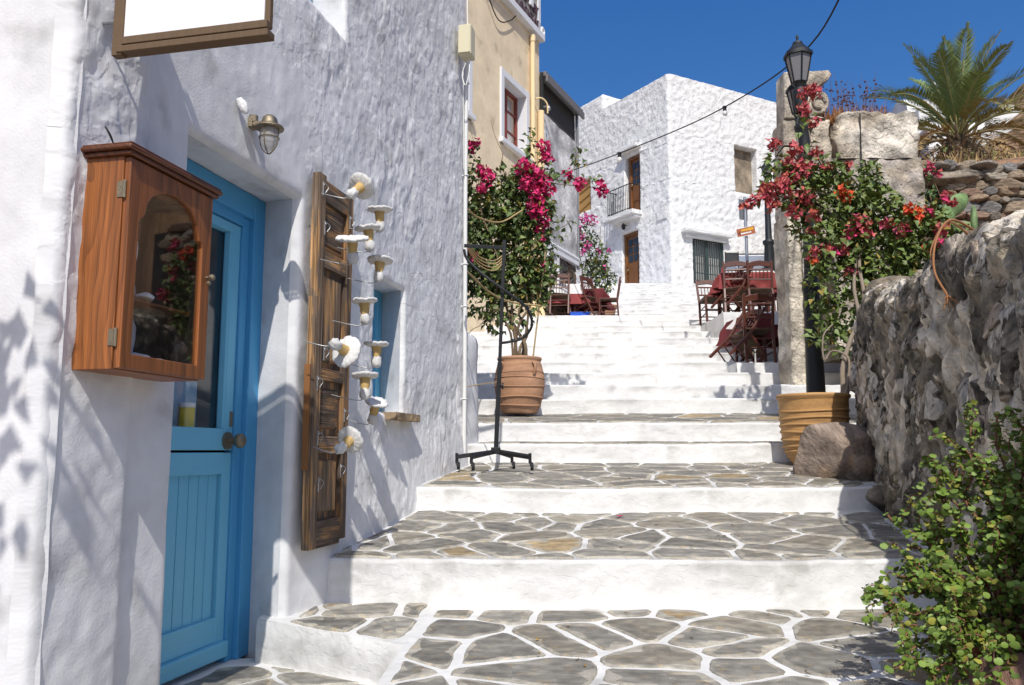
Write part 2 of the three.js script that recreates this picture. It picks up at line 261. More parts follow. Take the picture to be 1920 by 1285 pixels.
function cells(x0, x1, y0, y1, sx, sy, joint, seed, clips = []) {
  const r = rng(seed), sites = [];
  let row = 0; for (let y = y0 - sy; y < y1 + sy; y += sy, row++) for (let x = x0 - sx + (row % 2) * sx * .5; x < x1 + sx; x += sx) if (r() > .10) sites.push([x + (r() - .5) * sx * .95, y + (r() - .5) * sy * .95]);
  const out = [];
  for (const a of sites) {
    let p = [[x0, y0], [x1, y0], [x1, y1], [x0, y1]];
    for (const b of sites) { if (a === b) continue; const dx = b[0] - a[0], dy = b[1] - a[1], d = Math.hypot(dx, dy); if (d > 3.2 * Math.max(sx, sy)) continue; const j = joint * (.75 + .5 * Math.abs(noise((a[0] + b[0]) * 9, (a[1] + b[1]) * 9, 2)) * 2); p = clipPoly(p, dx / d, dy / d, (dx * (a[0] + b[0]) + dy * (a[1] + b[1])) / (2 * d) - j / 2); if (p.length < 3) break; }
    for (const [nx, ny, c] of clips) if (p.length > 2) p = clipPoly(p, nx, ny, c);
    if (p.length < 3) continue;
    let area = 0; for (let i = 0; i < p.length; i++) { const q = p[(i + 1) % p.length]; area += p[i][0] * q[1] - q[0] * p[i][1]; }
    if (Math.abs(area) / 2 < .0035) continue;
    out.push(p);
  }
  return out;
}
function roundPoly(p, seg, warp, f = 3) {
  let q = []; for (let i = 0; i < p.length; i++) { const a = p[i], b = p[(i + 1) % p.length], n = Math.max(1, Math.min(6, Math.round(Math.hypot(b[0] - a[0], b[1] - a[1]) / seg))); for (let k = 0; k < n; k++) q.push([lerp(a[0], b[0], k / n), lerp(a[1], b[1], k / n)]); }
  for (let it = 0; it < 1; it++) { const o = []; for (let i = 0; i < q.length; i++) { const a = q[i], b = q[(i + 1) % q.length]; o.push([lerp(a[0], b[0], .25), lerp(a[1], b[1], .25)], [lerp(a[0], b[0], .75), lerp(a[1], b[1], .75)]); } q = o; }
  return q.map(([x, y]) => [x + warp * noise(x * f, y * f, 11) + warp * .35 * noise(x * f * 4, y * f * 4, 17), y + warp * noise(x * f, y * f, 23) + warp * .35 * noise(x * f * 4, y * f * 4, 29)]);
}
// one flat stone: outline -> skirt, chamfer, a pale rim where the whitewash has worn thin, dark heart
function stoneGeo(poly, place, c1, c2, rim, lift = .007) {
  const n = poly.length; let cx = 0, cy = 0; for (const [x, y] of poly) { cx += x / n; cy += y / n; }
  const pos = [], uv = [], col = [], idx = [], ring = (inset, off, c) => { for (let i = 0; i < n; i++) { const [x, y] = poly[i], d = Math.hypot(x - cx, y - cy) || 1, k = typeof inset === 'function' ? inset(x, y, i) : inset, t = Math.max(.25, 1 - k / d), X = cx + (x - cx) * t, Y = cy + (y - cy) * t; pos.push(...place(X, Y, off)); uv.push(X, Y); col.push(...c); } };
  const wob = (x, y) => rim * clamp(.38 + 2.6 * fbm(x * 8, y * 8, 31, 4), .0, 1.6);
  ring(0, -.012, c2); ring(.001, lift * .25, c2); ring(.007, lift, c2); ring((x, y) => .008 + wob(x, y), lift, c2); ring((x, y) => .0095 + wob(x, y), lift * 1.15, c1);
  pos.push(...place(cx, cy, lift * 1.1)); uv.push(cx, cy); col.push(...c1);
  for (let k = 0; k < 4; k++) for (let i = 0; i < n; i++) { const a = k * n + i, b = k * n + (i + 1) % n, c = a + n, d = b + n; idx.push(a, b, d, a, d, c); }
  for (let i = 0; i < n; i++) idx.push(4 * n + i, 4 * n + (i + 1) % n, 5 * n);
  return geoFrom(pos, idx, uv, col);
}
function stoneColours(r) {
  const k = r(), t = .85 + r() * .4; const c = k < .70 ? [.305, .287, .258] : k < .93 ? [.345, .315, .262] : [.45, .34, .20];
  const t2 = .8 + r() * .25; return [c.map((x) => x * t), [.56, .52, .455].map((x) => x * t2)];
}
function pave(parent, s, w0, w1, sx, sy, joint, seed, clips, x0, x1, rim = .035) {
  const r = rng(seed), zf = s.flat ? () => s.z : (x) => zFront(s, x), H = s.flat ? (x, z) => s.ht + s.s * (z - s.z) : (x, z) => treadH(s, x, z);
  for (const p of cells(x0, x1, w0, w1, sx, sy, joint, seed, clips)) {
    const [c1, c2] = stoneColours(r), q = roundPoly(p, .07, .022);
    obj('paving_stone', stoneGeo(q, (x, w, off) => { const z = zf(x) + w; return [x, H(x, z) + off, -z]; }, c1, c2, rim * (.5 + r())), M.slate, parent);
  }
}
{ // lower pavement: a white mortar bed with the stones set in it; the door landing lies lower on the left
  const pv = ground('pavement', V(0, 0, 0), A);
  const kerb = (z) => -.49 + .072 * (z - 2.7), lip = (x) => 3.5 - .57 * (x + .5);   // its edges along the landing
  const H = (z) => P0.ht + .055 * (z - P0.z);
  obj('mortar_bed', [gridGeo(60, 60, (i, j) => { const z = lerp(.3, 4.3, j), x = lerp(kerb(z), XR(z) + .1, i); return [x, H(z) + .004 * noise(x * 3, z * 3), -z, x, z]; }),
    gridGeo(30, 16, (i, j) => { const x = lerp(XL(3.9) - .12, kerb(lerp(3.5, 4.4, j)) + .03, i), z = lerp(lip(x) + .015, 4.4, j); return [x, H(z) - .003 + .004 * noise(x * 3, z * 3), -z, x, z]; }),
    gridGeo(40, 6, (i, j) => { const z = lerp(.3, 3.52, i), x = kerb(z) + .010 * noise(z * 4, j * 2) * (1 - j); return [x, lerp(-.05, H(z), j), -z, z, j * .2]; }),
    gridGeo(30, 8, (i, j) => { const x = lerp(XL(3.9) - .12, kerb(3.5), i), z = lip(x) + .012 * noise(x * 4, j * 3); return [x, lerp(-.05, H(z), j), -z - .014 * Math.max(0, (j - .8) / .2), x, j * .2]; })], M.lime, pv);
  pave(pv, P0, .2, 2.82, .33, .255, .036, 501, [[-1, .072, .553], [1, -.2217, 1.404]], -.8, 2.3, .045);
  const la = { z: 3.4, ht: H(3.4), s: .055, flat: true };
  pave(pv, la, .05, .76, .36, .30, .04, 77, [[-1, .2217, 1.091], [1, -.072, -.46], [-.57, -1, .135]], -1.6, 0, .09);
  const ld = ground('door_landing', V(0, 0, 0), A);
  obj('mortar_bed', gridGeo(12, 20, (i, j) => { const z = lerp(1.2, 3.95, j), x = lerp(XL(z) - .35, kerb(z) + .04, i); return [x, .002 * noise(x * 3, z * 3), -z, x, z]; }), M.lime, ld);
  pave(ld, { z: 1.2, ht: 0, s: 0, flat: true }, .3, 2.70, .36, .3, .03, 91, [[1, -.072, -.618], [-1, .2217, 1.829], [.57, 1, 1.985]], -2.2, 0, .05);
}
steps.forEach((s, k) => {
  const nx = steps[k + 1] ?? { z: s.z + 3, hb: s.ht + .2, bl: 0, br: 0 }, far = k > 3, st = ground('street_step', V(0, 0, 0), A);
  const x0 = far ? XL(s.z) - (s.z > 17 ? 6 : 1.9) : XL(s.z) - (k > 2 ? .9 : .16), x1 = far ? XR(s.z) + (s.z > 17 ? 9 : .7) : XR(s.z) + (k > 1 ? .5 : .2), n = Math.round((x1 - x0) / (far ? .09 : .03));
  const prof = []; const nr = far ? 6 : 9, nt = far ? 6 : 16;           // riser, rounded nose, tread
  for (let i = 0; i <= nr; i++) prof.push(['r', i / nr]); for (let i = 1; i <= 3; i++) prof.push(['n', i / 3]); for (let i = 1; i <= nt; i++) prof.push(['t', i / nt]);
  const R = .022, pos = [], uv = [], idx = [];
  for (const [kind, t] of prof) for (let i = 0; i <= n; i++) {
    const x = lerp(x0, x1, i / n), zf = zFront(s, x), ht = treadH(s, x, zf), hb = s.hb - .06, zn = zFront(nx, x) + .1; let y, z;
    const bumps = (yy) => .016 * fbm(x * 3.1, yy * 5, s.z, 3) + .007 * fbm(x * 13, yy * 17, s.z + 5, 3);
    if (kind === 'r') { y = lerp(hb, ht - R, t); z = zf + bumps(y) - .018 * (1 - t) * (1 - t); }
    else if (kind === 'n') { const a = t * Math.PI / 2; y = ht - R + R * Math.sin(a) + .007 * noise(x * 9, s.z); z = zf + bumps(ht - R) * (1 - t) + R * (1 - Math.cos(a)); }
    else { z = lerp(zf + R, zn, t); y = treadH(s, x, z) + .003 * noise(x * 8, z * 8) + .007 * noise(x * 9, s.z) * Math.max(0, 1 - t * 6); }
    pos.push(x, y, -z); uv.push(x, kind === 't' ? 3 + z : y + s.z);
  }
  for (let j = 0; j < prof.length - 1; j++) for (let i = 0; i < n; i++) { const a = j * (n + 1) + i; idx.push(a, a + 1, a + n + 2, a, a + n + 2, a + n + 1); }
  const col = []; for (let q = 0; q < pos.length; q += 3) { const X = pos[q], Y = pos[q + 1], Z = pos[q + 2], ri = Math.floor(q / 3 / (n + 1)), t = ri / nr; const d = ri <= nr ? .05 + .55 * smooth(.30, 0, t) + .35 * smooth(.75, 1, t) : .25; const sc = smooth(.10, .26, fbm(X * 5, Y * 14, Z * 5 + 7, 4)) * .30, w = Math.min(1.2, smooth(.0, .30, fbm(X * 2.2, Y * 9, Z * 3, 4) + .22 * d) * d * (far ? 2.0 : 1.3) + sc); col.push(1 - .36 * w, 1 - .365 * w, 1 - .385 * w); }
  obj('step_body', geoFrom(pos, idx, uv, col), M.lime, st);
  if (s.paved) {
    const L = nx.z - s.z, th = s.paved === 'thin', wl = XL(s.z) + .09, wr = XR(s.z) - (k < 2 ? .07 : -.2);
    pave(st, s, .035, L - .03, th ? .40 : .33, k === 2 ? .3 : k === 3 ? .42 : .27, th ? .03 : .028, 300 + k * 17, k === 0 ? [[-1, .2217, -wl], [1, -.2217, wr]] : k < 3 ? [[-1, .2217, -wl], [1, -.2217, wr]] : [], k > 2 ? wl - .6 : wl - .1, wr + .4, .04);
  }
});
{ // raised terraces where the tavern tables stand, and a small white block
  const terrace = (x0, x1, z0, z1, h0, h1, slot) => { const st = ground('terrace', V(0, 0, 0), A), rr = (x, y, z) => .014 * fbm(x * 3, y * 4, z * 3, 3);
    obj('terrace_body', [gridGeo(30, 10, (i, j) => { const x = lerp(x0, x1, i), y = lerp(h0, h1, j); return [x, y, -z0 - rr(x, y, 1) - (j > .9 ? (j - .9) * .2 : 0), x, y]; }),
      gridGeo(30, 24, (i, j) => { const x = lerp(x0, x1, i), z = lerp(z0 + .02, z1, j); return [x, h1 + .01 * noise(x * 2, z * 2), -z, x, z]; }),
      gridGeo(24, 8, (i, j) => { const z = lerp(z1, z0 + .01, i), y = lerp(h0, h1, j); return [x0 + rr(z, y, 3), y, -z, z, y]; })], M.lime, st); };
  terrace(2.80, 5.2, 10.3, 13, 1.1, 2.03); terrace(3.27, 6.2, 12.7, 16.6, 1.9, 3.07); terrace(-.4, 1.95, 16.35, 18.4, 2.6, 3.60); terrace(2.86, 3.12, 9.55, 10.32, 1.1, 1.66);
}

// ---------- solid masses: a closed outline in plan lofted upwards, uneven, with a rounded top ----------
function mass(outline, y0, y1, { seg = .06, amp = .01, freq = 5, r = .03, seed = 0, lean = 0, topNoise = 0, color } = {}) {
  const q = []; for (let i = 0; i < outline.length; i++) { const a = outline[i], b = outline[(i + 1) % outline.length], n = Math.max(1, Math.round(Math.hypot(b[0] - a[0], b[1] - a[1]) / seg)); for (let k = 0; k < n; k++) q.push([lerp(a[0], b[0], k / n), lerp(a[1], b[1], k / n)]); }
  let cx = 0, cz = 0; for (const p of q) { cx += p[0] / q.length; cz += p[1] / q.length; }
  const N = q.length, rings = [], ny = Math.max(2, Math.round((y1 - y0) / seg));
  for (let j = 0; j <= ny; j++) rings.push([lerp(y0, y1 - r, j / ny), 0, 1]);
  for (let k = 1; k <= 3; k++) { const a = k / 3 * Math.PI / 2; rings.push([y1 - r + r * Math.sin(a), r * (1 - Math.cos(a)), 1]); }
  for (const s of [.75, .5, .25, .02]) rings.push([y1, r, s]);
  const pos = [], uv = [], idx = [], col = color ? [] : null; let per = 0; const acc = q.map((p, i) => { const o = per; const n = q[(i + 1) % N]; per += Math.hypot(n[0] - p[0], n[1] - p[1]); return o; });
  for (const [y, inset, s] of rings) for (let i = 0; i <= N; i++) {
    const p = q[i % N], a = q[(i + N - 1) % N], b = q[(i + 1) % N]; let nx = b[1] - a[1], nz = -(b[0] - a[0]); const l = Math.hypot(nx, nz) || 1; nx /= l; nz /= l; if (nx * (p[0] - cx) + nz * (p[1] - cz) < 0) { nx = -nx; nz = -nz; }
    let x = p[0] - nx * inset, z = p[1] - nz * inset; x = cx + (x - cx) * s; z = cz + (z - cz) * s;
    const k = 2 * amp * fbm(x * freq + seed, y * freq, z * freq, 4) * (s === 1 ? 1 : 0), Y = y + topNoise * fbm(x * 3 + seed, z * 3, 5, 3) * smooth(y0, y1, y) * 2;
    const X = x + nx * k + lean * (y - y0), Z = z + nz * k; pos.push(X, Y, Z); uv.push((acc[i % N] + (i === N ? per : 0)) * 1, y + (1 - s)); if (col) col.push(...color(X, Y, Z, k / amp));
  }
  for (let j = 0; j < rings.length - 1; j++) for (let i = 0; i < N; i++) { const a = j * (N + 1) + i, b = a + 1, c = a + N + 1; idx.push(a, c, c + 1, a, c + 1, b); }
  return geoFrom(pos, idx, uv, col);
}
const rect = (x0, x1, z0, z1) => [[x0, z0], [x1, z0], [x1, z1], [x0, z1]];

// ---------- the whitewashed house on the left ----------
{
  const h = thing('white_house', 'rough whitewashed house with a blue stable door on the left of the steps', 'house', V(-1.85, 0, 0), Math.PI / 2);
  const door = { x0: 2.71, x1: 3.585, y0: 0, y1: 2.15, r: .035 }, win = { x0: 4.58, x1: 5.10, y0: 1.17, y1: 1.985, r: .03 }, up = { x0: 3.3, x1: 4.07, y0: 3.22, y1: 4.6, r: .03 };
  const disp = (x, y) => {
    const pil = smooth(2.46, 2.40, x) * (.028 + .012 * fbm(x * 9, y * 7, 3, 3)), calm = smooth(2.38, 2.48, x) * smooth(4.2, 3.3, x + .35 * (y - 2.3)) , low = smooth(1.35, 1.0, y) * smooth(3.7, 3.3, x);
    const rough = clamp(1 - .72 * calm - .75 * low, .12, 1);
    const fine = fbm(x * 13, y * 11, 4, 4), patchy = smooth(-.12, .2, fbm(x * 1.7, y * 1.3, 44, 3)), edge = (q) => smooth(.02, .09, q), scab = edge(fbm(x * 6, y * 3.2, 14, 5)) + .8 * edge(fbm(x * 9, y * 5, 24, 4) - .03), flake = ridge(x * 3 + .8 * noise(x * 4, y * 4, 5), y * 2.6, 2, 4);
    return .030 * fbm(x * .9, y * .8, 1, 2) * smooth(2.0, 2.6, x) + rough * (.0020 * flake + .0046 * fine + .0042 * scab * (.35 + patchy)) + .004 * fbm(x * 5, y * 5, 9, 3) + pil + .045 * smooth(.5, .0, y - streetH(-1.75, x)) * smooth(3.6, 3.9, x);
  };
  const xs = lines(2.02, 6.5, .017, [door.x0, door.x1, win.x0, win.x1, up.x0, up.x1]), ys = lines(-.1, 5.4, .019, [win.y0, win.y1, door.y1, up.y0]);
  const full = wallSheet(xs, ys, disp, [door, win, up], null, [[2.02, .05]]), fp = full.attributes.position, fi = full.index.array, part1 = [], part2 = [];
  for (let k = 0; k < fi.length; k += 3) { const x = fp.getX(fi[k]), y = fp.getY(fi[k]), n = .12 * noise(x * 5, y * 5, 61); ((x < 3.68 + n && y < 1.42 + n) || (x > 2.43 && x < 3.72 + n * 2 - .30 * (y - 2.15) && y < 2.75 + n) ? part2 : part1).push(fi[k], fi[k + 1], fi[k + 2]); }
  const sub = (l) => { const g = full.clone(); g.setIndex(l); return g; };
  obj('street_wall', sub(part1), M.house, h); obj('smooth_plaster', sub(part2), M.smoothWall, h);
  obj('front_wall', gridGeo(120, 150, (i, j) => { const z = lerp(-3.2, .035, Math.pow(i, .6)), y = lerp(-.3, 5.4, j), k = clamp((z + .05) / .09); return [2.02 + .02 * fbm(z * 3, y * 3, 7, 4) * smooth(.03, -.3, z) + .10 * (1 - Math.sqrt(1 - k * k * .98)), y, z + .012 * smooth(-.2, 0, z) * fbm(y * 6, 2, 1, 2), z, y]; }), M.smoothWall, h);
  obj('end_wall', [patch(V(6.5, .6, -.02), V(6.5, .6, -3), V(6.5, 5.4, -3), V(6.5, 5.4, -.02), 30, 50, .012, 4), mass(rect(6.3, 6.98, -.9, .0), .8, 1.95, { amp: .022, freq: 4, r: .10, topNoise: .04 })], M.smoothWall, h);
  obj('roof', box(4.46, .1, 3.2, 4.27, 5.35, -1.65), M.lime, h);
  const dBack = { x0: 2.72, x1: 3.665, y0: -.02, y1: 2.17 }, wBack = { x0: 4.585, x1: 5.245, y0: 1.2, y1: 2.0 }, uBack = { x0: 3.3, x1: 4.05, y0: 3.25, y1: 4.6 };
  obj('door_reveal', reveals(door, dBack, .24, .006, 'lrt'), M.smoothWall, h);
  obj('window_reveal', [...reveals(win, wBack, .22, .006), ...reveals(up, uBack, .22, .006)], M.smoothWall, h);
  // stable door
  const F = obj('door_frame', [box(.10, 2.165, .08, 3.61, 1.083, -.255, .006), box(.06, 2.05, .05, 3.53, 1.025, -.265, .006), box(.85, .115, .08, 3.135, 2.1075, -.255, .006), box(.70, .05, .05, 3.15, 2.03, -.265, .005), box(.08, 2.165, .08, 2.76, 1.083, -.255, .006), box(.05, 2.05, .05, 2.825, 1.025, -.265, .005)], M.bluer, h);
  const d = new THREE.Group(); d.name = numbered('door'); h.add(d);
  const bx = (n, x0, x1, y0, y1, z, t, m = M.blue, r = .004) => obj(n, box(x1 - x0, y1 - y0, t, (x0 + x1) / 2, (y0 + y1) / 2, z, r), m, d);
  bx('stile', 3.43, 3.5, .942, 2.0, -.275, .045); bx('stile', 2.85, 2.925, .942, 2.0, -.275, .045); bx('rail', 2.925, 3.43, 1.955, 2.0, -.275, .045); bx('rail', 2.925, 3.43, .942, 1.04, -.275, .045);
  bx('stile', 3.43, 3.5, .03, .932, -.275, .045); bx('stile', 2.85, 2.925, .03, .932, -.275, .045); bx('rail', 2.925, 3.43, .835, .932, -.275, .045); bx('rail', 2.925, 3.43, .10, .21, -.275, .045); bx('weather_board', 2.85, 3.5, .03, .10, -.262, .075, M.blue, .008);
  for (let k = 0; k < 7; k++) bx('plank', 2.927 + k * .0717, 2.994 + k * .0717, .205, .84, -.283, .02, M.blue, .003);
  bx('glazing_bead', 3.412, 3.43, 1.04, 1.955, -.268, .03, M.blue); bx('pane', 2.925, 3.415, 1.04, 1.955, -.287, .004, M.glass, 0);
  bx('inner_shutter', 2.95, 3.36, 1.02, 1.98, -.36, .015, std([.20, .36, .50], .6), .004);
  obj('knob', [new THREE.CylinderGeometry(.04, .04, .012, 20).rotateX(Math.PI / 2).translate(3.455, .985, -.247), bar(V(3.455, .985, -.245), V(3.455, .985, -.205), .012), new THREE.SphereGeometry(.034, 20, 14).scale(1, 1, .8).translate(3.455, .985, -.185)], M.brass, d);
  obj('keyhole_plate', box(.022, .07, .006, 3.482, 1.085, -.251, .002), M.brass, d);
  obj('room_shade_back', [box(1.2, 2.3, .02, 3.2, 1.1, -.9), box(.02, 2.3, .6, 2.66, 1.1, -.6), box(.02, 2.3, .6, 3.74, 1.1, -.6)], M.dark, h);  // near-black boxes stand in for the unlit room behind the door
  // small window and the upper one
  const wn = new THREE.Group(); wn.name = numbered('window'); h.add(wn);
  obj('window_frame', [box(.09, .8, .05, 5.19, 1.6, -.235, .004), box(.66, .06, .05, 4.915, 1.975, -.236, .004), box(.66, .06, .05, 4.915, 1.23, -.236, .004), box(.06, .8, .05, 4.615, 1.6, -.235, .004)], M.blue, wn);
  obj('window_leaf', box(.50, .70, .03, 4.9, 1.6, -.25, .003), M.bluer, wn);
  obj('window_sill', roughen(new THREE.BoxGeometry(.46, .045, .10, 24, 4, 8).translate(4.90 + .11, 1.150, .02), .006, 18), std([.50, .36, .22], .95, { bumpMap: T.grit, bumpScale: .004 }), wn);
  const uw = new THREE.Group(); uw.name = numbered('window'); h.add(uw);
  obj('window_frame', [box(.12, 1.35, .06, 3.98, 3.92, -.23, .004), box(.75, .07, .06, 3.68, 3.29, -.231, .004), box(.12, 1.35, .06, 3.36, 3.92, -.23, .004)], M.blue, uw);
  obj('window_leaf', box(.6, 1.35, .03, 3.66, 3.92, -.26), M.bluer, uw);
  obj('plaster_stub', roughen(lathe([[.001, .02], [.012, .02], [.02, -.008], [.017, -.035], [.009, -.052], [.001, -.056]], 14).rotateX(-.5).translate(3.005, 2.385, .022), .005, 50), M.smoothWall, h);
}
{ // yellow tin standing behind the door glass
  const t = thing('tin', 'small yellow and white tin behind the glass of the blue door', 'tin', V(-1.85 - .325, 1.042, -3.25), 0);
  obj('body', cyl(.032, .032, .085, 0, .0425, 0, 20), std([.72, .55, .04], .5), t); obj('lid', cyl(.033, .033, .02, 0, .096, 0, 20), M.white, t);
}
{ // hanging cabinet with a glazed arched door
  const c = thing('display_cabinet', 'brown pine display cabinet with an arched glass door hung on the white wall', 'cabinet', V(-1.838, 1.18, -2.135), Math.PI / 2);
  const W = .45, H = .655, D = .15, th = .018;
  obj('side_panel', box(th, H, D, th / 2, H / 2, D / 2, .002), M.pine, c); obj('side_panel', box(th, H, D, W - th / 2, H / 2, D / 2, .002), M.pine, c);
  obj('back_panel', box(W - .04, H - .02, .008, W / 2, H / 2, .006), M.pineDark, c); obj('bottom_panel', box(W - .037, th, D - .003, W / 2, th / 2, D / 2 - .001), M.pine, c); obj('top_panel', box(W - .037, th, D - .003, W / 2, H - th / 2, D / 2 - .001), M.pine, c);
  obj('cornice', [box(W + .03, .014, D + .045, W / 2, H + .007, D / 2 + .012, .005), box(W + .055, .016, D + .06, W / 2, H + .0225, D / 2 + .013, .007), box(W + .04, .006, D + .052, W / 2, H + .034, D / 2 + .013, .002)], M.pineDark, c);
  obj('shade_lining', [box(W - .05, H - .05, .004, W / 2, H / 2, .016), box(.004, H - .04, D - .03, th + .003, H / 2, D / 2), box(.004, H - .04, D - .03, W - th - .003, H / 2, D / 2)], std([.010, .007, .006], .8), c);  // near-black sheets: the shade inside the cabinet is put into their colour
  obj('shelf', box(W - .04, .008, D - .05, W / 2, .235, D / 2 - .01), M.pineDark, c);
  const dg = new THREE.Group(); dg.name = numbered('cabinet_door'); c.add(dg);
  const hole = [[.055, .05], [W - .055, .05], [W - .055, .46], [W - .062, .475], [W - .075, .48], [W - .08, .495]]; for (let k = 1; k <= 10; k++) { const a = k / 10 * Math.PI; hole.push([W / 2 + (W / 2 - .085) * Math.cos(a),   .50 + .095 * Math.sin(a)]); } hole.push([.075, .48], [.062, .475], [.055, .46]);
  obj('door_frame', extrude([[.004, .004], [W - .004, .004], [W - .004, H - .004], [.004, H - .004]], .016, .003, [hole]).translate(0, 0, D + .004), M.pineFrame, dg);
  obj('pane', box(W - .09, H - .08, .003, W / 2, H / 2, D + .012), M.glass, dg);
  for (const y of [.095, .55]) obj('hinge', [cyl(.0055, .0055, .055, -.001, y, D + .008, 10), box(.004, .05, .02, -.001, y, D - .006)], M.brass, dg);
  obj('knob', [bar(V(W - .028, .36, D + .02), V(W - .028, .36, D + .04), .005), ball(.012, W - .028, .36, D + .047), ball(.008, W - .028, .34, D + .036)], M.brass, dg);
  obj('hanging_wire', tube([V(.02, H + .035, .10), V(.0, H + .075, .09), V(.0, H + .10, .075), V(.05, H + .085, .06), V(.09, H + .035, .05)], .0022, 30), M.dark, c);
}
const rockGeo = (rx, ry, rz, seed, det = 3, amp = .25, cuts = 7) => {  // a stone: a ball cut by planes and weathered
  const g = new THREE.IcosahedronGeometry(1, det), p = g.attributes.position, r = rng(seed), pl = []; for (let i = 0; i < (cuts.length ?? cuts); i++) pl.push(cuts.length ? [V(...cuts[i]).normalize(), cuts[i][3] ?? .7] : [V(r() - .5, r() - .5, r() - .5).normalize(), .55 + r() * .3]);
  const v = V(0, 0, 0); for (let i = 0; i < p.count; i++) { v.fromBufferAttribute(p, i); if (cuts.length) v.multiplyScalar(1.4); for (const [n, d] of pl) { const k = v.dot(n); if (k > d) v.addScaledVector(n, (d - k) * .94); } v.multiplyScalar(1 + amp * .5 * fbm(v.x * 2 + seed, v.y * 2, v.z * 2, 4) + amp * .20 * ridge(v.x * 3 + seed, v.y * 3, v.z * 3, 4) + amp * .14 * fbm(v.x * 13, v.y * 13, v.z * 13 + seed, 3)); p.setXYZ(i, v.x * rx, v.y * ry, v.z * rz); }
  const uv = []; for (let i = 0; i < p.count; i++) uv.push(p.getX(i) + p.getZ(i) * .6, p.getY(i) + p.getZ(i) * .4); g.setAttribute('uv', new THREE.Float32BufferAttribute(uv, 2)); g.computeVertexNormals();
  // shared normals for the smooth parts
  const m = new Map(), n = g.attributes.normal; const key = (i) => [p.getX(i), p.getY(i), p.getZ(i)].map((q) => Math.round(q * 1e4)).join(); for (let i = 0; i < p.count; i++) { const k = key(i), a = m.get(k) ?? m.set(k, V(0, 0, 0)).get(k); a.add(v.fromBufferAttribute(n, i)); } for (let i = 0; i < p.count; i++) { const a = m.get(key(i)).clone().normalize(); n.setXYZ(i, a.x, a.y, a.z); }
  return g;
};
function paint(g, f) { const p = g.attributes.position, c = []; for (let i = 0; i < p.count; i++) c.push(...f(p.getX(i), p.getY(i), p.getZ(i), g.attributes.normal.getX(i), g.attributes.normal.getY(i), g.attributes.normal.getZ(i))); g.setAttribute('color', new THREE.Float32BufferAttribute(c, 3)); return g; }
[['white pointed stone on the dark shelf inside the cabinet', .24, .245, .06, .038, .02, .03], ['rounded grey stone at the left of the cabinet floor', .05, .018, .075, .04, .035, .04], ['lumpy white stone in the middle of the cabinet floor', .20, .018, .075, .06, .03, .04], ['rough white stone at the right of the cabinet floor', .31, .018, .075, .055, .026, .04]].forEach(([l, x, y, z, a, b, c], i) => {
  const s = obj('white_stone', rockGeo(a, b, c, 40 + i, 3, .5), M.gyps); s.position.set(-1.838 + z, 1.18 + y + b * .8, -2.135 - x); tag(s, l, 'stone'); });
{ // blank sign board hanging out over the street
  const s = thing('hanging_sign', 'blank white sign board in a weathered wooden frame hung out from the wall', 'sign', V(-1.85, 2.2, -2.16), 0);
  const fm = std([.22, .15, .085], .75, { map: rep(T.wood, .1, .4) });
  obj('board', box(.50, .58, .008, .355, .32, .006), M.board, s);
  obj('frame_stile', box(.036, .66, .03, .103, .30, .003, .003), fm, s); obj('frame_stile', box(.02, .62, .02, .612, .32, -.004, .003), fm, s);
  obj('frame_rail', box(.52, .022, .045, .365, -.012, 0, .003), fm, s); obj('frame_rail', box(.50, .026, .022, .372, .0145, .012, .003), fm, s); obj('frame_rail', box(.50, .03, .03, .372, .645, 0, .003), fm, s);
  obj('bracket', [bar(V(-.03, .094, 0), V(.09, .094, 0), .007), bar(V(-.005, .094, 0), V(.018, .094, 0), .013)], M.steel, s); obj('bracket', bar(V(-.03, .55, 0), V(.09, .55, 0), .007), M.steel, s);
}
{ // ship's lamp
  const l = thing('wall_lamp', 'brass bulkhead lamp with a caged glass jar on the white wall above the door', 'wall lamp', V(-1.85, 2.31, -3.11), Math.PI / 2); l.scale.setScalar(.96);
  obj('mounting_arm', [box(.05, .05, .02, .0, .03, .015, .005), box(.035, .025, .08, 0, .022, .045, .008), cyl(.02, .02, .03, .0, .05, .02, 10)], M.brass, l);
  obj('hood', lathe([[.001, .062], [.018, .059], [.031, .047], [.037, .026], [.038, .012], [.058, .010], [.064, .002], [.062, -.004], [.04, -.006], [.001, -.006]], 36).translate(0, 0, .10), M.brass, l);
  obj('glass_jar', lathe([[.038, -.004], [.04, -.03], [.039, -.055], [.033, -.082], [.02, -.102], [.001, -.11]], 28).translate(0, 0, .10), M.frosted, l);
  obj('cage', [new THREE.TorusGeometry(.043, .003, 8, 36).rotateX(Math.PI / 2).translate(0, -.045, .10), ...[0, 1].map((k) => tube([V(.044, -.004, 0), V(.044, -.05, 0), V(.034, -.09, 0), V(.0, -.118, 0), V(-.034, -.09, 0), V(-.044, -.05, 0), V(-.044, -.004, 0)], .0028, 40).rotateY(k * Math.PI / 2).translate(0, 0, .10))], M.brass, l);
}
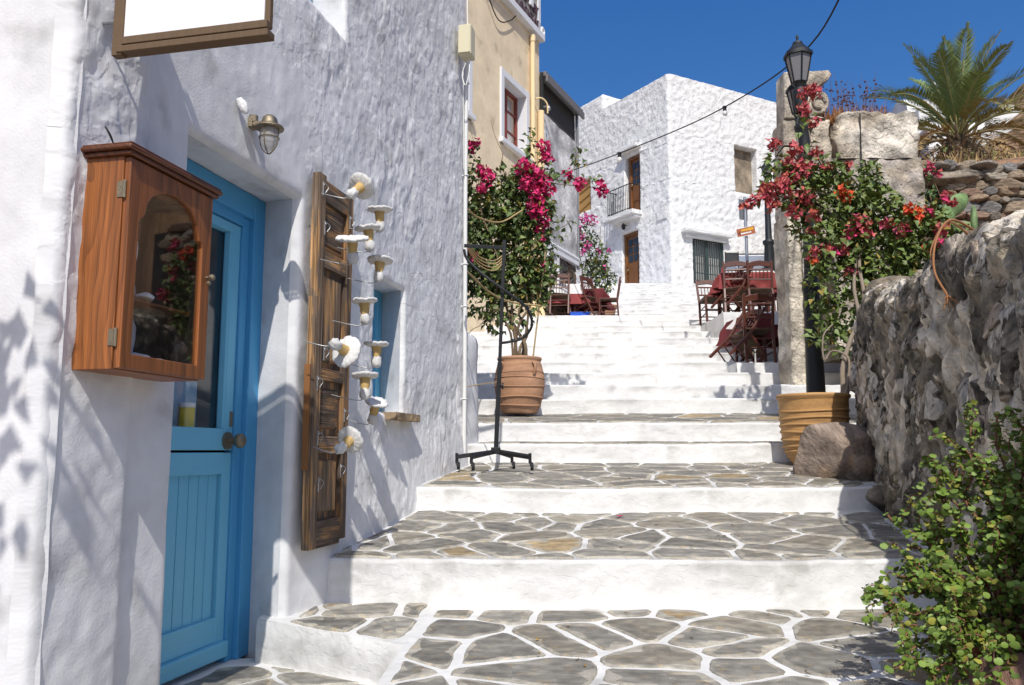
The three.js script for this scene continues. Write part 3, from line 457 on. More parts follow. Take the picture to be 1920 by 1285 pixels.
{ // old panelled shutter used as a rack for the ornaments
  const s = thing('old_shutter', 'weathered brown panelled wooden shutter hung upright on the white wall', 'shutter', V(-1.85, .48, -3.64), Math.PI / 2);
  const w = .41, H = 1.82, z = .06, R = (n, x0, x1, y0, y1, zz, t, m, r = .004) => obj(n, box(x1 - x0, y1 - y0, t, (x0 + x1) / 2, (y0 + y1) / 2, zz, r), m, s);
  R('stile', 0, .075, 0, H, z, .044, M.oldWood, .006); R('stile', w - .065, w, .02, H - .02, z, .044, M.oldDark, .006);
  const rails = [0, .13, .45, .53, .80, .86, 1.36, 1.44, 1.69, 1.80];
  for (let k = 0; k < 5; k++) R('rail', .075, w - .065, rails[k * 2], rails[k * 2 + 1], z - .002, .038, k % 2 ? M.oldWood : M.oldDark);
  for (let k = 0; k < 4; k++) { const y0 = rails[k * 2 + 1], y1 = rails[k * 2 + 2]; const p = R('panel', .07, w - .06, y0 - .005, y1 + .005, z - .012, .012, k % 2 ? M.oldWood : M.oldDark, 0); obj('raised_field', extrude([[.105, y0 + .035], [w - .095, y0 + .035], [w - .095, y1 - .035], [.105, y1 - .035]], .006, .012).translate(0, 0, z - .012), k % 2 ? M.oldDark : M.oldWood, p); }
  obj('strip', box(.012, .5, .03, -.008, .62, z - .01, .003), std([.42, .19, .06], .7, { map: rep(T.wood, .2, 1) }), s);
  for (const [x, y] of [[.03, 1.74], [.36, 1.66], [.06, 1.55], [.34, 1.50], [.09, .93], [.03, .78], [.05, .52], [.35, .64], [.32, .36], [.07, .30]]) obj('hook_plate', [box(.008, .07, .006, x, y, z + .024, .002), ball(.006, x, y + .02, z + .028, 8), tube([V(x, y + .03, z + .03), V(x + .015, y + .01, z + .045), V(x + .004, y - .02, z + .035)], .002, 10, 5)], M.steel, s);
  for (const [p] of [[[.02, H, z]], [[.36, H - .02, z]]]) obj('nail', bar(V(p[0], p[1] - .02, p[2]), V(p[0], p[1] + .025, p[2]), .003), M.steel, s);
}
{ // mushroom-shaped ornaments on wires
  const cap = (R, rim, seed) => { const g = lathe([[.001, .0], [R * .4, .001], [R * .8, .003], [R, .008], [R * .99, .017], [R * .7, .019], [R * .3, .018], [.001, .018]], 36), p = g.attributes.position; for (let i = 0; i < p.count; i++) { const x = p.getX(i), z = p.getZ(i), a = Math.atan2(z, x), r = Math.hypot(x, z) / R; const k = 1 + r * .10 * noise(Math.cos(a) * 2.5, Math.sin(a) * 2.5, seed) + r * .025 * Math.sin(a * 17); p.setXYZ(i, x * k, p.getY(i) + rim * r * r * (.5 + noise(Math.cos(a) * 1.6 + seed, Math.sin(a) * 1.6, 3)) + .002 * Math.sin(a * 23) * r, z * k); } g.computeVertexNormals(); return g; };
  const O = [ // height, distance along the street, out from the wall, cap radius, tilt
    [2.235, 3.735, .25, .060, -.85, -.35, 'large white mushroom ornament turned on its side, topmost on the shutter'],
    [2.185, 4.00, .25, .056, .06, 0, 'white mushroom ornament with a thick gold stem, second from the top'],
    [2.045, 3.85, .25, .054, .1, .1, 'white mushroom ornament with a narrow cap, third from the top, behind the bright flat one'],
    [1.935, 3.636, .26, .066, .38, -.1, 'bright white mushroom ornament whose flat cap top faces the street'],
    [1.915, 4.016, .25, .056, -.14, .0, 'grey-lit mushroom ornament just above the small blue window'],
    [1.665, 3.823, .25, .056, .05, .06, 'white mushroom ornament with a ruffled rim level with the window head'],
    [1.405, 3.60, .25, .066, -1.9, .6, 'white ornament hanging upside down with a frayed tuft above its cap'],
    [1.470, 3.997, .25, .055, .0, .0, 'white mushroom ornament with a gold stem in front of the blue window'],
    [1.295, 3.852, .25, .056, -.1, .08, 'white mushroom ornament with two gold bulbs on its stem'],
    [1.172, 4.00, .25, .050, .32, -.35, 'small domed white ornament beside the window sill'],
    [.985, 3.745, .22, .058, -1.1, -.3, 'shaded white ornament lowest on the shutter'],
  ];
  O.forEach(([y, v, out, R, tx, tz, label], i) => {
    const o = thing('mushroom_ornament', label, 'ornament', V(-1.85 + out, y, -v), 0, 'mushroom ornaments hung on the old shutter');
    const turn = (g) => g.rotateX(tx).rotateZ(tz);
    obj('cap', turn(cap(R, .004, i * 3 + 1)), M.gyps, o);
    obj('stem', turn(roughen(lathe([[.015, -.058], [.016, -.045], [.019, -.030], [.020, -.016], [.022, -.003], [.024, .008]], 20), .004, 60, i)), M.gold, o);
    obj('tuft', turn(roughen(lathe([[.001, -.092], [.014, -.088], [.022, -.075], [.021, -.060], [.019, -.046], [.012, -.040]], 18), .007, 90, i)), M.gyps, o);
    const e = turn(new THREE.BufferGeometry().setFromPoints([V(0, -.08, 0)])).attributes.position, a = V(e.getX(0), e.getY(0), e.getZ(0)); o.scale.setScalar(1.18); const w = -(out - .085) / 1.18;
    obj('wire', tube([a, V(a.x - .02, a.y - .012, a.z), V(a.x * .5 + w * .5, a.y - .006, a.z + .01), V(w, a.y + .012, a.z + .012)], .0022, 24, 6), M.steel, o);
  });
}
{ // services at the far corner
  const p = thing('drain_pipe', 'thin white pipe running down the far corner of the white house', 'pipe', V(-1.81, .9, -6.41));
  obj('pipe', tube([V(0, .02, 0), V(.0, 1.0, 0), V(-.005, 2.2, 0), V(.0, 3.6, 0)], .017, 30, 10), M.plastic, p); for (const y of [.45, 1.2, 1.55, 2.3, 3.1]) obj('clip', [new THREE.TorusGeometry(.019, .005, 6, 16).rotateX(Math.PI / 2).translate(0, y, 0), box(.035, .012, .02, -.02, y, 0)], M.plastic, p);
  const m = thing('meter_box', 'small beige junction box at the top of the white corner pipe', 'junction box', V(-1.76, 4.13, -6.22));
  obj('case', box(.11, .26, .14, 0, .13, 0, .012), M.beige, m); obj('lid', box(.10, .24, .012, 0, .13, .076, .005), M.beige, m); obj('cable', [tube([V(0, .26, -.03), V(-.01, .6, -.04), V(-.01, 1.4, -.06)], .006, 16), tube([V(.02, 0, 0), V(.03, -.12, .02), V(0, -.25, .03), V(-.03, -.15, .02), V(0, -.05, .02)], .005, 30), tube([V(-.03, 0, 0), V(-.04, -.3, -.05), V(-.05, -.9, -.12)], .005, 16)], M.plastic, m);
  for (const [y, v] of [[2.12, 5.2], [2.15, 5.54]]) { const n = obj('wall_hook', tube([V(-.02, .0, 0), V(.05, 0, 0), V(.055, 0, -.04), V(.055, -.015, -.045)], .0025, 16), M.steel); n.position.set(-1.84, y, -v); tag(n, v < 5.4 ? 'thin bent wire hook above the small window' : 'thin bent wire hook nearer the corner pipe', 'hook'); }
}

// ---------- cafe building and its neighbour, on the left further up ----------
const SANS = await new (await import('three/addons/loaders/FontLoader.js')).FontLoader().loadAsync('fonts/droid/droid_sans_regular.typeface.json');
const { TextGeometry } = await import('three/addons/geometries/TextGeometry.js');
{
  const c = thing('cafe_building', 'ochre cafe building with white-trimmed red window and lettered parapet', 'house', V(-3.054, 0, -16.22), THREE.MathUtils.degToRad(77.5));
  const win = { x0: -1.66, x1: -.62, y0: 6.74, y1: 7.98, r: .02 }, w0 = { x0: -4.2, x1: -3.08, y0: 6.72, y1: 7.98, r: .02 };
  obj('wall', [wallSheet(lines(-6.5, .10, .12, [win.x0, win.x1, w0.x0, w0.x1], .02), lines(1.0, 9.5, .15, [win.y0, win.y1], .02), (x, y) => .01 * fbm(x, y, 2, 2), [win, w0]), box(.02, 8.5, 6, .09, 5.25, -3.0), box(6.6, .1, 6, -3.2, 9.4, -3)], M.ochre, c);
  obj('reveal', [...reveals(win, win, .26, .003), ...reveals(w0, w0, .26, .003)], M.trimWhite, c);
  const surround = (o) => [box(.13, o.y1 - o.y0 + .24, .05, o.x0 - .065, (o.y0 + o.y1) / 2 + .02, .012, .006), box(.13, o.y1 - o.y0 + .24, .05, o.x1 + .065, (o.y0 + o.y1) / 2 + .02, .012, .006), box(o.x1 - o.x0, .13, .045, (o.x0 + o.x1) / 2, o.y1 + .065, .012, .006), box(o.x1 - o.x0 + .34, .09, .11, (o.x0 + o.x1) / 2, o.y0 - .055, .035, .01)];
  obj('window_surround', surround(win), M.trimWhite, c); obj('window_surround', surround(w0), M.trimWhite, c);
  const redW = std([.20, .035, .022], .5);
  for (const o of [win, w0]) {
    const w = new THREE.Group(); w.name = numbered('window'); c.add(w); const cx = (o.x0 + o.x1) / 2, cy = (o.y0 + o.y1) / 2, W = o.x1 - o.x0, H = o.y1 - o.y0;
    obj('frame', [box(.06, H, .06, o.x0 + .03, cy, -.20, .005), box(.06, H, .06, o.x1 - .03, cy, -.20, .005), box(W - .12, .06, .06, cx, o.y1 - .03, -.20, .005), box(W - .12, .06, .06, cx, o.y0 + .03, -.20, .005), box(.08, H - .12, .055, cx, cy, -.198, .005)], redW, w);
    for (const k of [1, 2]) obj('glazing_bar', box(W - .12, .03, .035, cx, o.y0 + H * k / 3, -.2, .003), redW, w);
    obj('pane', box(W - .1, H - .1, .006, cx, cy, -.205), M.glass, w); obj('curtain', gridGeo(40, 6, (i, j) => [lerp(o.x0 + .05, o.x1 - .05, i), lerp(o.y0 + .05, o.y1 - .05, j), -.30 + .02 * Math.sin(i * 70), i, j]), std([.55, .52, .5], .9), w);
  }
  obj('cornice', box(6.7, .15, .16, -3.22, 9.55, .05, .015), M.trimWhite, c);
  obj('parapet', [box(6.6, .9, .22, -3.2, 10.08, -.11, .01)], std([.45, .43, .41], .9, { map: rep(T.blotch, 2) }), c);
  obj('parapet_trim', [box(.14, .98, .26, .07, 10.1, -.10, .015), box(6.7, .10, .30, -3.2, 10.62, -.11, .015), box(.14, .80, .06, -.38, 10.45, .03, .01)], M.trimWhite, c);
  const ink = std([.07, .03, .05], .7), word = (t, x, y, size, turn = 0) => { const g = new TextGeometry(t, { font: SANS, size, depth: .02, curveSegments: 4 }); g.scale(.95, 1, 1); return g.rotateZ(turn).translate(x, y, .012); };
  obj('lettering', [word('Cafe-Bar', -1.20, 10.02, .24), word('COCKTAIL', -1.12, 9.69, .22)], ink, c);
  obj('rain_pipe', [cyl(.05, .05, 7.6, -.40, 5.55, .07, 12), lathe([[.06, 0], [.06, .12], [.05, .14]], 12).translate(-.40, 9.25, .07)], M.cream, c);
  obj('rain_pipe', [cyl(.07, .07, 6.0, -.03, 4.9, .09, 12)], M.cream, c);
  obj('bent_pipe', tube([V(-.22, 8.1, .05), V(-.12, 8.14, .14), V(-.02, 8.05, .22), V(.02, 7.85, .22)], .018, 20), M.cream, c);
  obj('loudspeaker', [new THREE.TorusGeometry(.07, .03, 8, 20).translate(.22, 9.78, .03), bar(V(.1, 9.6, 0), V(.2, 9.7, .02), .015)], M.white, c);
  obj('cable', tube([V(-2.6, 9.4, .05), V(-2.0, 8.95, .06), V(-1.45, 9.2, .06), V(-1.2, 9.42, .06)], .012, 20), M.dark, c);

  const g = thing('grey_building', 'grey building with a canvas screen over a brown stone base beside the cafe', 'house', V(-3.054, 0, -16.22), THREE.MathUtils.degToRad(77.5));
  obj('upper_wall', [box(2.1, 1.0, 3.4, 1.20, 8.22, -1.72), box(2.1, 3.0, .1, 1.2, 6.4, -.25)], std([.05, .045, .042], .8), g);
  obj('roof', [box(2.25, .10, 3.7, 1.24, 8.78, -1.70, .01), box(2.25, .16, .05, 1.24, 8.68, .16, .01)], std([.16, .15, .15], .6), g);
  obj('canvas_screen', [gridGeo(30, 24, (i, j) => { const x = lerp(.16, 2.12, i), y = lerp(5.28, 7.98, j); return [x, y, .05 + .035 * Math.sin(i * 9) * Math.sin(j * 3) + .02 * noise(x * 3, y * 2) - .05 * (j - .5) ** 2, x, y]; })], std([.86, .86, .90], .85, { map: rep(T.blotch, 2.2), bumpMap: T.linen, bumpScale: .003 }), g);
  obj('canvas_roller', [bar(V(.12, 5.22, .06), V(2.16, 5.22, .06), .05), box(2.1, .1, .12, 1.14, 5.12, .03, .01)], M.trimWhite, g);
  for (const x of [.10, 2.17]) obj('post', box(.06, 3.8, .06, x, 6.9, .06, .005), x < 1 ? M.dark : M.steel, g);
  obj('bracket', [bar(V(.12, 8.05, .05), V(.12, 8.05, .22), .02), ball(.05, .12, 8.0, .2)], M.steel, g);
  obj('base_wall', [box(1.95, 3.2, 3.2, 1.14, 3.7, -1.62), box(.2, 6, .2, 2.05, 5.7, -.2)], std([.10, .085, .07], 1), g);
  const r = rng(8); for (const p of cells(.17, 2.12, 3.3, 5.06, .24, .20, .022, 15, [])) { const cx = p.reduce((s, q) => s + q[0], 0) / p.length, cy = p.reduce((s, q) => s + q[1], 0) / p.length; if (cx > .36 && cx < 1.0 && cy > 4.36) continue; const t = .7 + r() * .7, w = r(), k = w < .5 ? [.16, .11, .075] : w < .8 ? [.13, .12, .11] : [.21, .125, .07]; const m = k.map((q) => q * t);
    obj('facing_stone', stoneGeo(roundPoly(p, .08, .02), (x, y, o) => [x, y, o * 2.2 - .006], m, m.map((q) => q * 1.15), .02, .014), M.slate, g); }
  obj('vent_shutter', [box(.62, .78, .05, .68, 4.76, .03, .008), box(.07, .78, .03, .40, 4.76, .055), box(.07, .78, .03, .96, 4.76, .055)], M.white, g);
  for (let k = 0; k < 4; k++) obj('louvre', box(.30, .05, .012, .72, 4.52 + k * .15, .060, .002), k === 3 ? std([.25, .25, .26]) : M.dark, g);
}
// ---------- the white corner house at the top of the steps ----------
{
  const h = thing('corner_house', 'large white rubble-walled corner house at the top of the steps', 'house', V(-.8, 0, -34.65), 0);
  const faceA = new THREE.Group(), faceB = new THREE.Group(); faceA.name = 'left_face'; faceB.name = 'right_face'; 
  const TA = THREE.MathUtils.degToRad(-45.5), TB = THREE.MathUtils.degToRad(41);
  const rubbleDisp = (s) => (x, y) => .06 * fbm(x * .5, y * .5, s, 2) + .034 * fbm(x * 3.6, y * 5.0, s + 3, 3) + .022 * smooth(.0, .12, fbm(x * 3.4, y * 5.4, s + 8, 3));
  const put = (list, t) => list.map((g) => g.rotateY(t));
  const d1 = { x0: -3.28, x1: -2.17, y0: 7.0, y1: 10.66, r: .06 }, d2 = { x0: -2.98, x1: -1.98, y0: 11.5, y1: 14.15, r: .06 }, wA = { x0: -6.68, x1: -5.58, y0: 12.44, y1: 14.0, r: .06 };
  const wB = { x0: 3.67, x1: 5.02, y0: 12.36, y1: 14.5, r: .06 }, wB2 = { x0: 1.12, x1: 2.86, y0: 7.6, y1: 10.0, r: .06 };
  const gA = wallSheet(lines(-9, 0, .075, [d1.x0, d1.x1, d2.x0, d2.x1, wA.x0, wA.x1], .05), lines(6, 17.05, .08, [d1.y1, d2.y0, d2.y1, wA.y0, wA.y1], .05), rubbleDisp(2), [d1, d2, wA], null, [[0, .12]]);
  const gB = wallSheet(lines(0, 14, .075, [wB.x0, wB.x1, wB2.x0, wB2.x1], .05), lines(6, 17.05, .08, [wB.y0, wB.y1, wB2.y0, wB2.y1], .05), rubbleDisp(12), [wB, wB2], null, [[0, .12]]);
  obj('left_wall', put([gA, ...reveals(d1, d1, .28, .01), ...reveals(d2, d2, .28, .01), ...reveals(wA, wA, .25, .01)], TA), M.farWhite, h);
  obj('right_wall', put([gB, ...reveals(wB, wB, .4, .01), ...reveals(wB2, wB2, .35, .01)], TB), M.farWhite, h);
  obj('parapet_block', put([mass(rect(-9, -4.53, -3.0, -.02), 16.8, 17.85, { seg: .2, amp: .05, freq: 2, r: .08 })], TA), M.farWhite, h);
  obj('flat_roof', [put([box(8.9, .2, 9, -4.55, 16.6, -4.6)], TA)[0], put([box(13.5, .2, 6, 6.9, 16.75, -3.2)], TB)[0]], M.farWhite, h);
  // openings on the left face
  const W = (n, list, m, t = TA, par = h) => obj(n, put(list, t), m, par);
  const leafOf = (x0, x1, y0, y1, z, t, name) => { const dd = new THREE.Group(); dd.name = numbered(name); h.add(dd); const w = x1 - x0, cx = (x0 + x1) / 2;
    W('frame', [box(.14, y1 - y0, .14, x0 + .07, (y0 + y1) / 2, z, .01), box(.14, y1 - y0, .14, x1 - .07, (y0 + y1) / 2, z, .01), box(w - .28, .14, .14, cx, y1 - .07, z, .01)], M.doorWood, t, dd);
    W('leaf', [box(w - .28, y1 - y0 - .14, .05, cx, (y0 + y1 - .14) / 2, z - .03)], M.doorWood, t, dd);
    const lw = w - .28; for (let r = 0; r < 3; r++) for (let k = 0; k < 2; k++) { const px = x0 + .14 + lw * (.28 + .44 * k), py = y1 - .45 - r * .36; W('pane', [box(lw * .36, .30, .02, px, py, z + .002)], std([.03, .035, .04], .15), t, dd); }
    W('lower_panel', [box(lw * .8, .75, .03, cx, y0 + (y1 - y0) * .26 + .25, z + .005, .01)], M.doorWood, t, dd); W('handle', [ball(.05, x0 + .24, y0 + (y1 - y0) * .5, z + .08)], M.brass, t, dd); };
  leafOf(d1.x0 + .01, d1.x1 - .01, 7.3, d1.y1, -.2, TA, 'door'); leafOf(d2.x0 + .12, d2.x1 - .01, d2.y0, d2.y1 - .02, -.2, TA, 'balcony_door');
  const wd = new THREE.Group(); wd.name = numbered('window'); h.add(wd);
  const wl = std([.42, .24, .07], .6);
  W('shutter', [box(1.08, 1.54, .06, -6.13, 13.22, -.17)], wl, TA, wd); for (let k = 0; k < 2; k++) W('frame', [box(.09, 1.54, .08, -6.63 + k, 13.22, -.15, .01)], wl, TA, wd); W('glazing_bar', [0, 1, 2].map((k) => beam(V(-6.6, 12.6 + k * .45, -.12), V(-5.7, 12.9 + k * .4, -.12), .06, .05)), wl, TA, wd);
  const slab = new THREE.Group(); slab.name = numbered('balcony'); h.add(slab);
  W('slab', [box(1.85, .20, .62, -2.76, 11.34, .28, .03), box(1.7, .14, .5, -2.76, 11.2, .2, .03)], M.farWhite, TA, slab);
  const rail = []; W('handrail', [bar(V(-3.58, 12.62, .55), V(-1.98, 12.62, .55), .025), bar(V(-3.58, 11.52, .55), V(-1.98, 11.52, .55), .02), bar(V(-3.58, 12.62, .55), V(-3.58, 12.62, .02), .025), bar(V(-1.98, 12.62, .55), V(-1.98, 12.62, .02), .025)], M.blackIron, TA, slab);
  for (let k = 0; k <= 14; k++) W('baluster', [bar(V(-3.58 + k * 1.6 / 14, 11.45, .55), V(-3.58 + k * 1.6 / 14, 12.62, .55), .013, .013, 5)], M.blackIron, TA, slab);
  for (let k = 0; k < 4; k++) W('baluster', [bar(V(-3.58, 11.45, .08 + k * .13), V(-3.58, 12.62, .08 + k * .13), .013, .013, 5)], M.blackIron, TA, slab);
  W('hood', [box(1.35, .16, .42, -2.5, 14.42, .15, .03)], M.farWhite, TA);
  W('wall_plaque', [box(.62, .5, .05, -.55, 10.95, .05, .02)], M.farWhite, TA);
  const la = new THREE.Group(); la.name = numbered('door_lamp'); h.add(la); W('arm', [bar(V(-2.86, 10.98, .0), V(-2.86, 11.0, .22), .02)], M.blackIron, TA, la); W('shade', [lathe([[.02, .12], [.10, .02], [.07, -.16], [.02, -.18]], 12).translate(-2.86, 10.94, .24)], M.blackIron, TA, la);
  // right face
  W('blind_window', [box(1.5, 2.3, .1, 4.35, 13.4, -.42)], std([.40, .33, .25], .9, { map: rep(T.blotch, 1.5) }), TB);
  W('lintel', [box(2.6, .16, .42, 1.74, 10.16, .16, .03).rotateZ(0), box(2.3, .22, .25, 1.8, 10.02, .08, .03)], M.farWhite, TB);
  const gw = new THREE.Group(); gw.name = numbered('barred_window'); h.add(gw);
  const green = std([.035, .055, .055], .5); W('frame', [box(.09, 2.6, .08, 1.17, 8.7, -.08), box(.09, 2.6, .08, 1.9, 8.7, -.08), box(.09, 2.6, .08, 2.8, 8.7, -.08), box(1.6, .10, .08, 2.0, 9.94, -.081), box(1.6, .08, .08, 2.0, 7.95, -.081)], green, TB, gw);
  for (let k = 0; k < 13; k++) W('window_bar', [bar(V(1.24 + k * .122, 7.7, -.06), V(1.24 + k * .122, 9.95, -.06), .022, .022, 6)], green, TB, gw); for (const y of [8.45, 9.2]) W('cross_bar', [bar(V(1.2, y, -.05), V(2.8, y, -.05), .02, .02, 6)], green, TB, gw);
  W('window_sheet', [box(1.7, 2.5, .04, 2.0, 8.75, -.30)], std([.50, .50, .48], .6), TB, gw);
}

const wig = (r, k) => (r() - .5) * 2 * k;
// ---------- plants: leaves, flowers and stems as small real faces ----------
function Leaves() { const pos = [], col = [], idx = []; return {
  n: 0,
  leaf(p, dir, up, len, wid, c, fold = .25) {                            // folded pointed leaf
    const s = V(0, 0, 0).crossVectors(dir, up).normalize(), nrm = V(0, 0, 0).crossVectors(s, dir).normalize(), b = pos.length / 3;
    const q = (a, w, k) => pos.push(p.x + dir.x * a + s.x * w + nrm.x * k, p.y + dir.y * a + s.y * w + nrm.y * k, p.z + dir.z * a + s.z * w + nrm.z * k);
    q(0, 0, 0); q(len * .38, -wid / 2, wid * fold); q(len * .45, 0, 0); q(len * .38, wid / 2, wid * fold); q(len, 0, -len * .12);
    for (let i = 0; i < 5; i++) col.push(...c); idx.push(b, b + 2, b + 1, b, b + 3, b + 2, b + 1, b + 2, b + 4, b + 2, b + 3, b + 4); this.n++;
  },
  disc(p, nrm, r, c, cup = .15) {                                        // small fleshy round leaf
    const a = Math.abs(nrm.y) < .9 ? V(0, 1, 0) : V(1, 0, 0), s = V(0, 0, 0).crossVectors(nrm, a).normalize(), t = V(0, 0, 0).crossVectors(nrm, s), b = pos.length / 3;
    const q = (x, y, k, cc) => { pos.push(p.x + s.x * x + t.x * y + nrm.x * k, p.y + s.y * x + t.y * y + nrm.y * k, p.z + s.z * x + t.z * y + nrm.z * k); col.push(...cc); };
    q(0, 0, r * .10, c); for (let i = 0; i < 8; i++) { const an = i / 8 * 6.283; q(r * Math.cos(an) * (1 + .15 * Math.cos(an)), r * .85 * Math.sin(an), r * cup * (i % 4 === 0 ? 1 : -.4), c.map((k) => k * .93)); } 
    for (let i = 0; i < 8; i++) idx.push(b, b + 1 + i, b + 1 + (i + 1) % 8); this.n++;
  },
  geo() { return geoFrom(pos, idx, null, col); } }; }
const rdir = (r) => { const z = r() * 2 - 1, a = r() * 6.283, q = Math.sqrt(1 - z * z); return V(q * Math.cos(a), z, q * Math.sin(a)); };
function inBlob(r, b) { const d = rdir(r), k = Math.pow(r(), .45); return V(b[0] + d.x * b[3] * k, b[1] + d.y * (b[4] ?? b[3]) * k, b[2] + d.z * (b[5] ?? b[3]) * k); }
function foliage(blobs, r, per, size, tone, out) {
  for (const b of blobs) { const vol = b[3] * (b[4] ?? b[3]) * (b[5] ?? b[3]), n = Math.round(per * Math.pow(vol, .72) * (b[6] ?? 1));
    for (let i = 0; i < n; i++) { const p = inBlob(r, b), o = p.clone().sub(V(b[0], b[1], b[2])).normalize(), d = rdir(r).addScaledVector(o, .8).add(V(0, -.25, 0)).normalize(), up = rdir(r).multiplyScalar(.7).add(V(.1, 1, .5)).normalize();
      if (fbm(p.x * 4.5, p.y * 4.5, p.z * 4.5, 2) < -.16) continue;
      const y = r(), k = .65 + r() * .6, c = y < .08 ? [.22 * k, .17 * k, .035 * k] : y < .3 ? [.125 * k, .17 * k, .03 * k] : [tone[0] * k, tone[1] * k, tone[2] * k]; const s = size * (.6 + r() * .7); out.leaf(p, d, up, s, s * .68, c, .15 + r() * .3); } }
}
function florets(blobs, r, per, size, tones, out) {                     // papery three-bract flowers
  for (const b of blobs) { const n = Math.round(per * Math.pow(b[3] * (b[4] ?? b[3]) * (b[5] ?? b[3]), .6)); for (let i = 0; i < n; i++) { const p = inBlob(r, b), f = rdir(r).add(V(0, .4, .5)).normalize(), t = tones[Math.floor(r() * tones.length)], k = .7 + r() * .55, a0 = r() * 6.3, sx = V(0, 0, 0).crossVectors(f, V(.3, .9, .2)).normalize(), sy = V(0, 0, 0).crossVectors(f, sx);
    for (let m = 0; m < 3; m++) { const a = a0 + m * 2.094, d = sx.clone().multiplyScalar(Math.cos(a)).addScaledVector(sy, Math.sin(a)).addScaledVector(f, .55).normalize(); out.leaf(p, d, f, size * (.8 + r() * .4), size * .8, t.map((q) => q * k), .22); } } }
}
function stemBetween(a, b, r, r0, r1, w = .08, n = 5) { const pts = []; for (let i = 0; i <= n; i++) { const t = i / n, q = a.clone().lerp(b, t), e = i === 0 || i === n ? 0 : w; pts.push(q.add(V(wig(r, e), wig(r, e * .6), wig(r, e)))); } return taper(pts, r0, r1, n * 4, 6); }

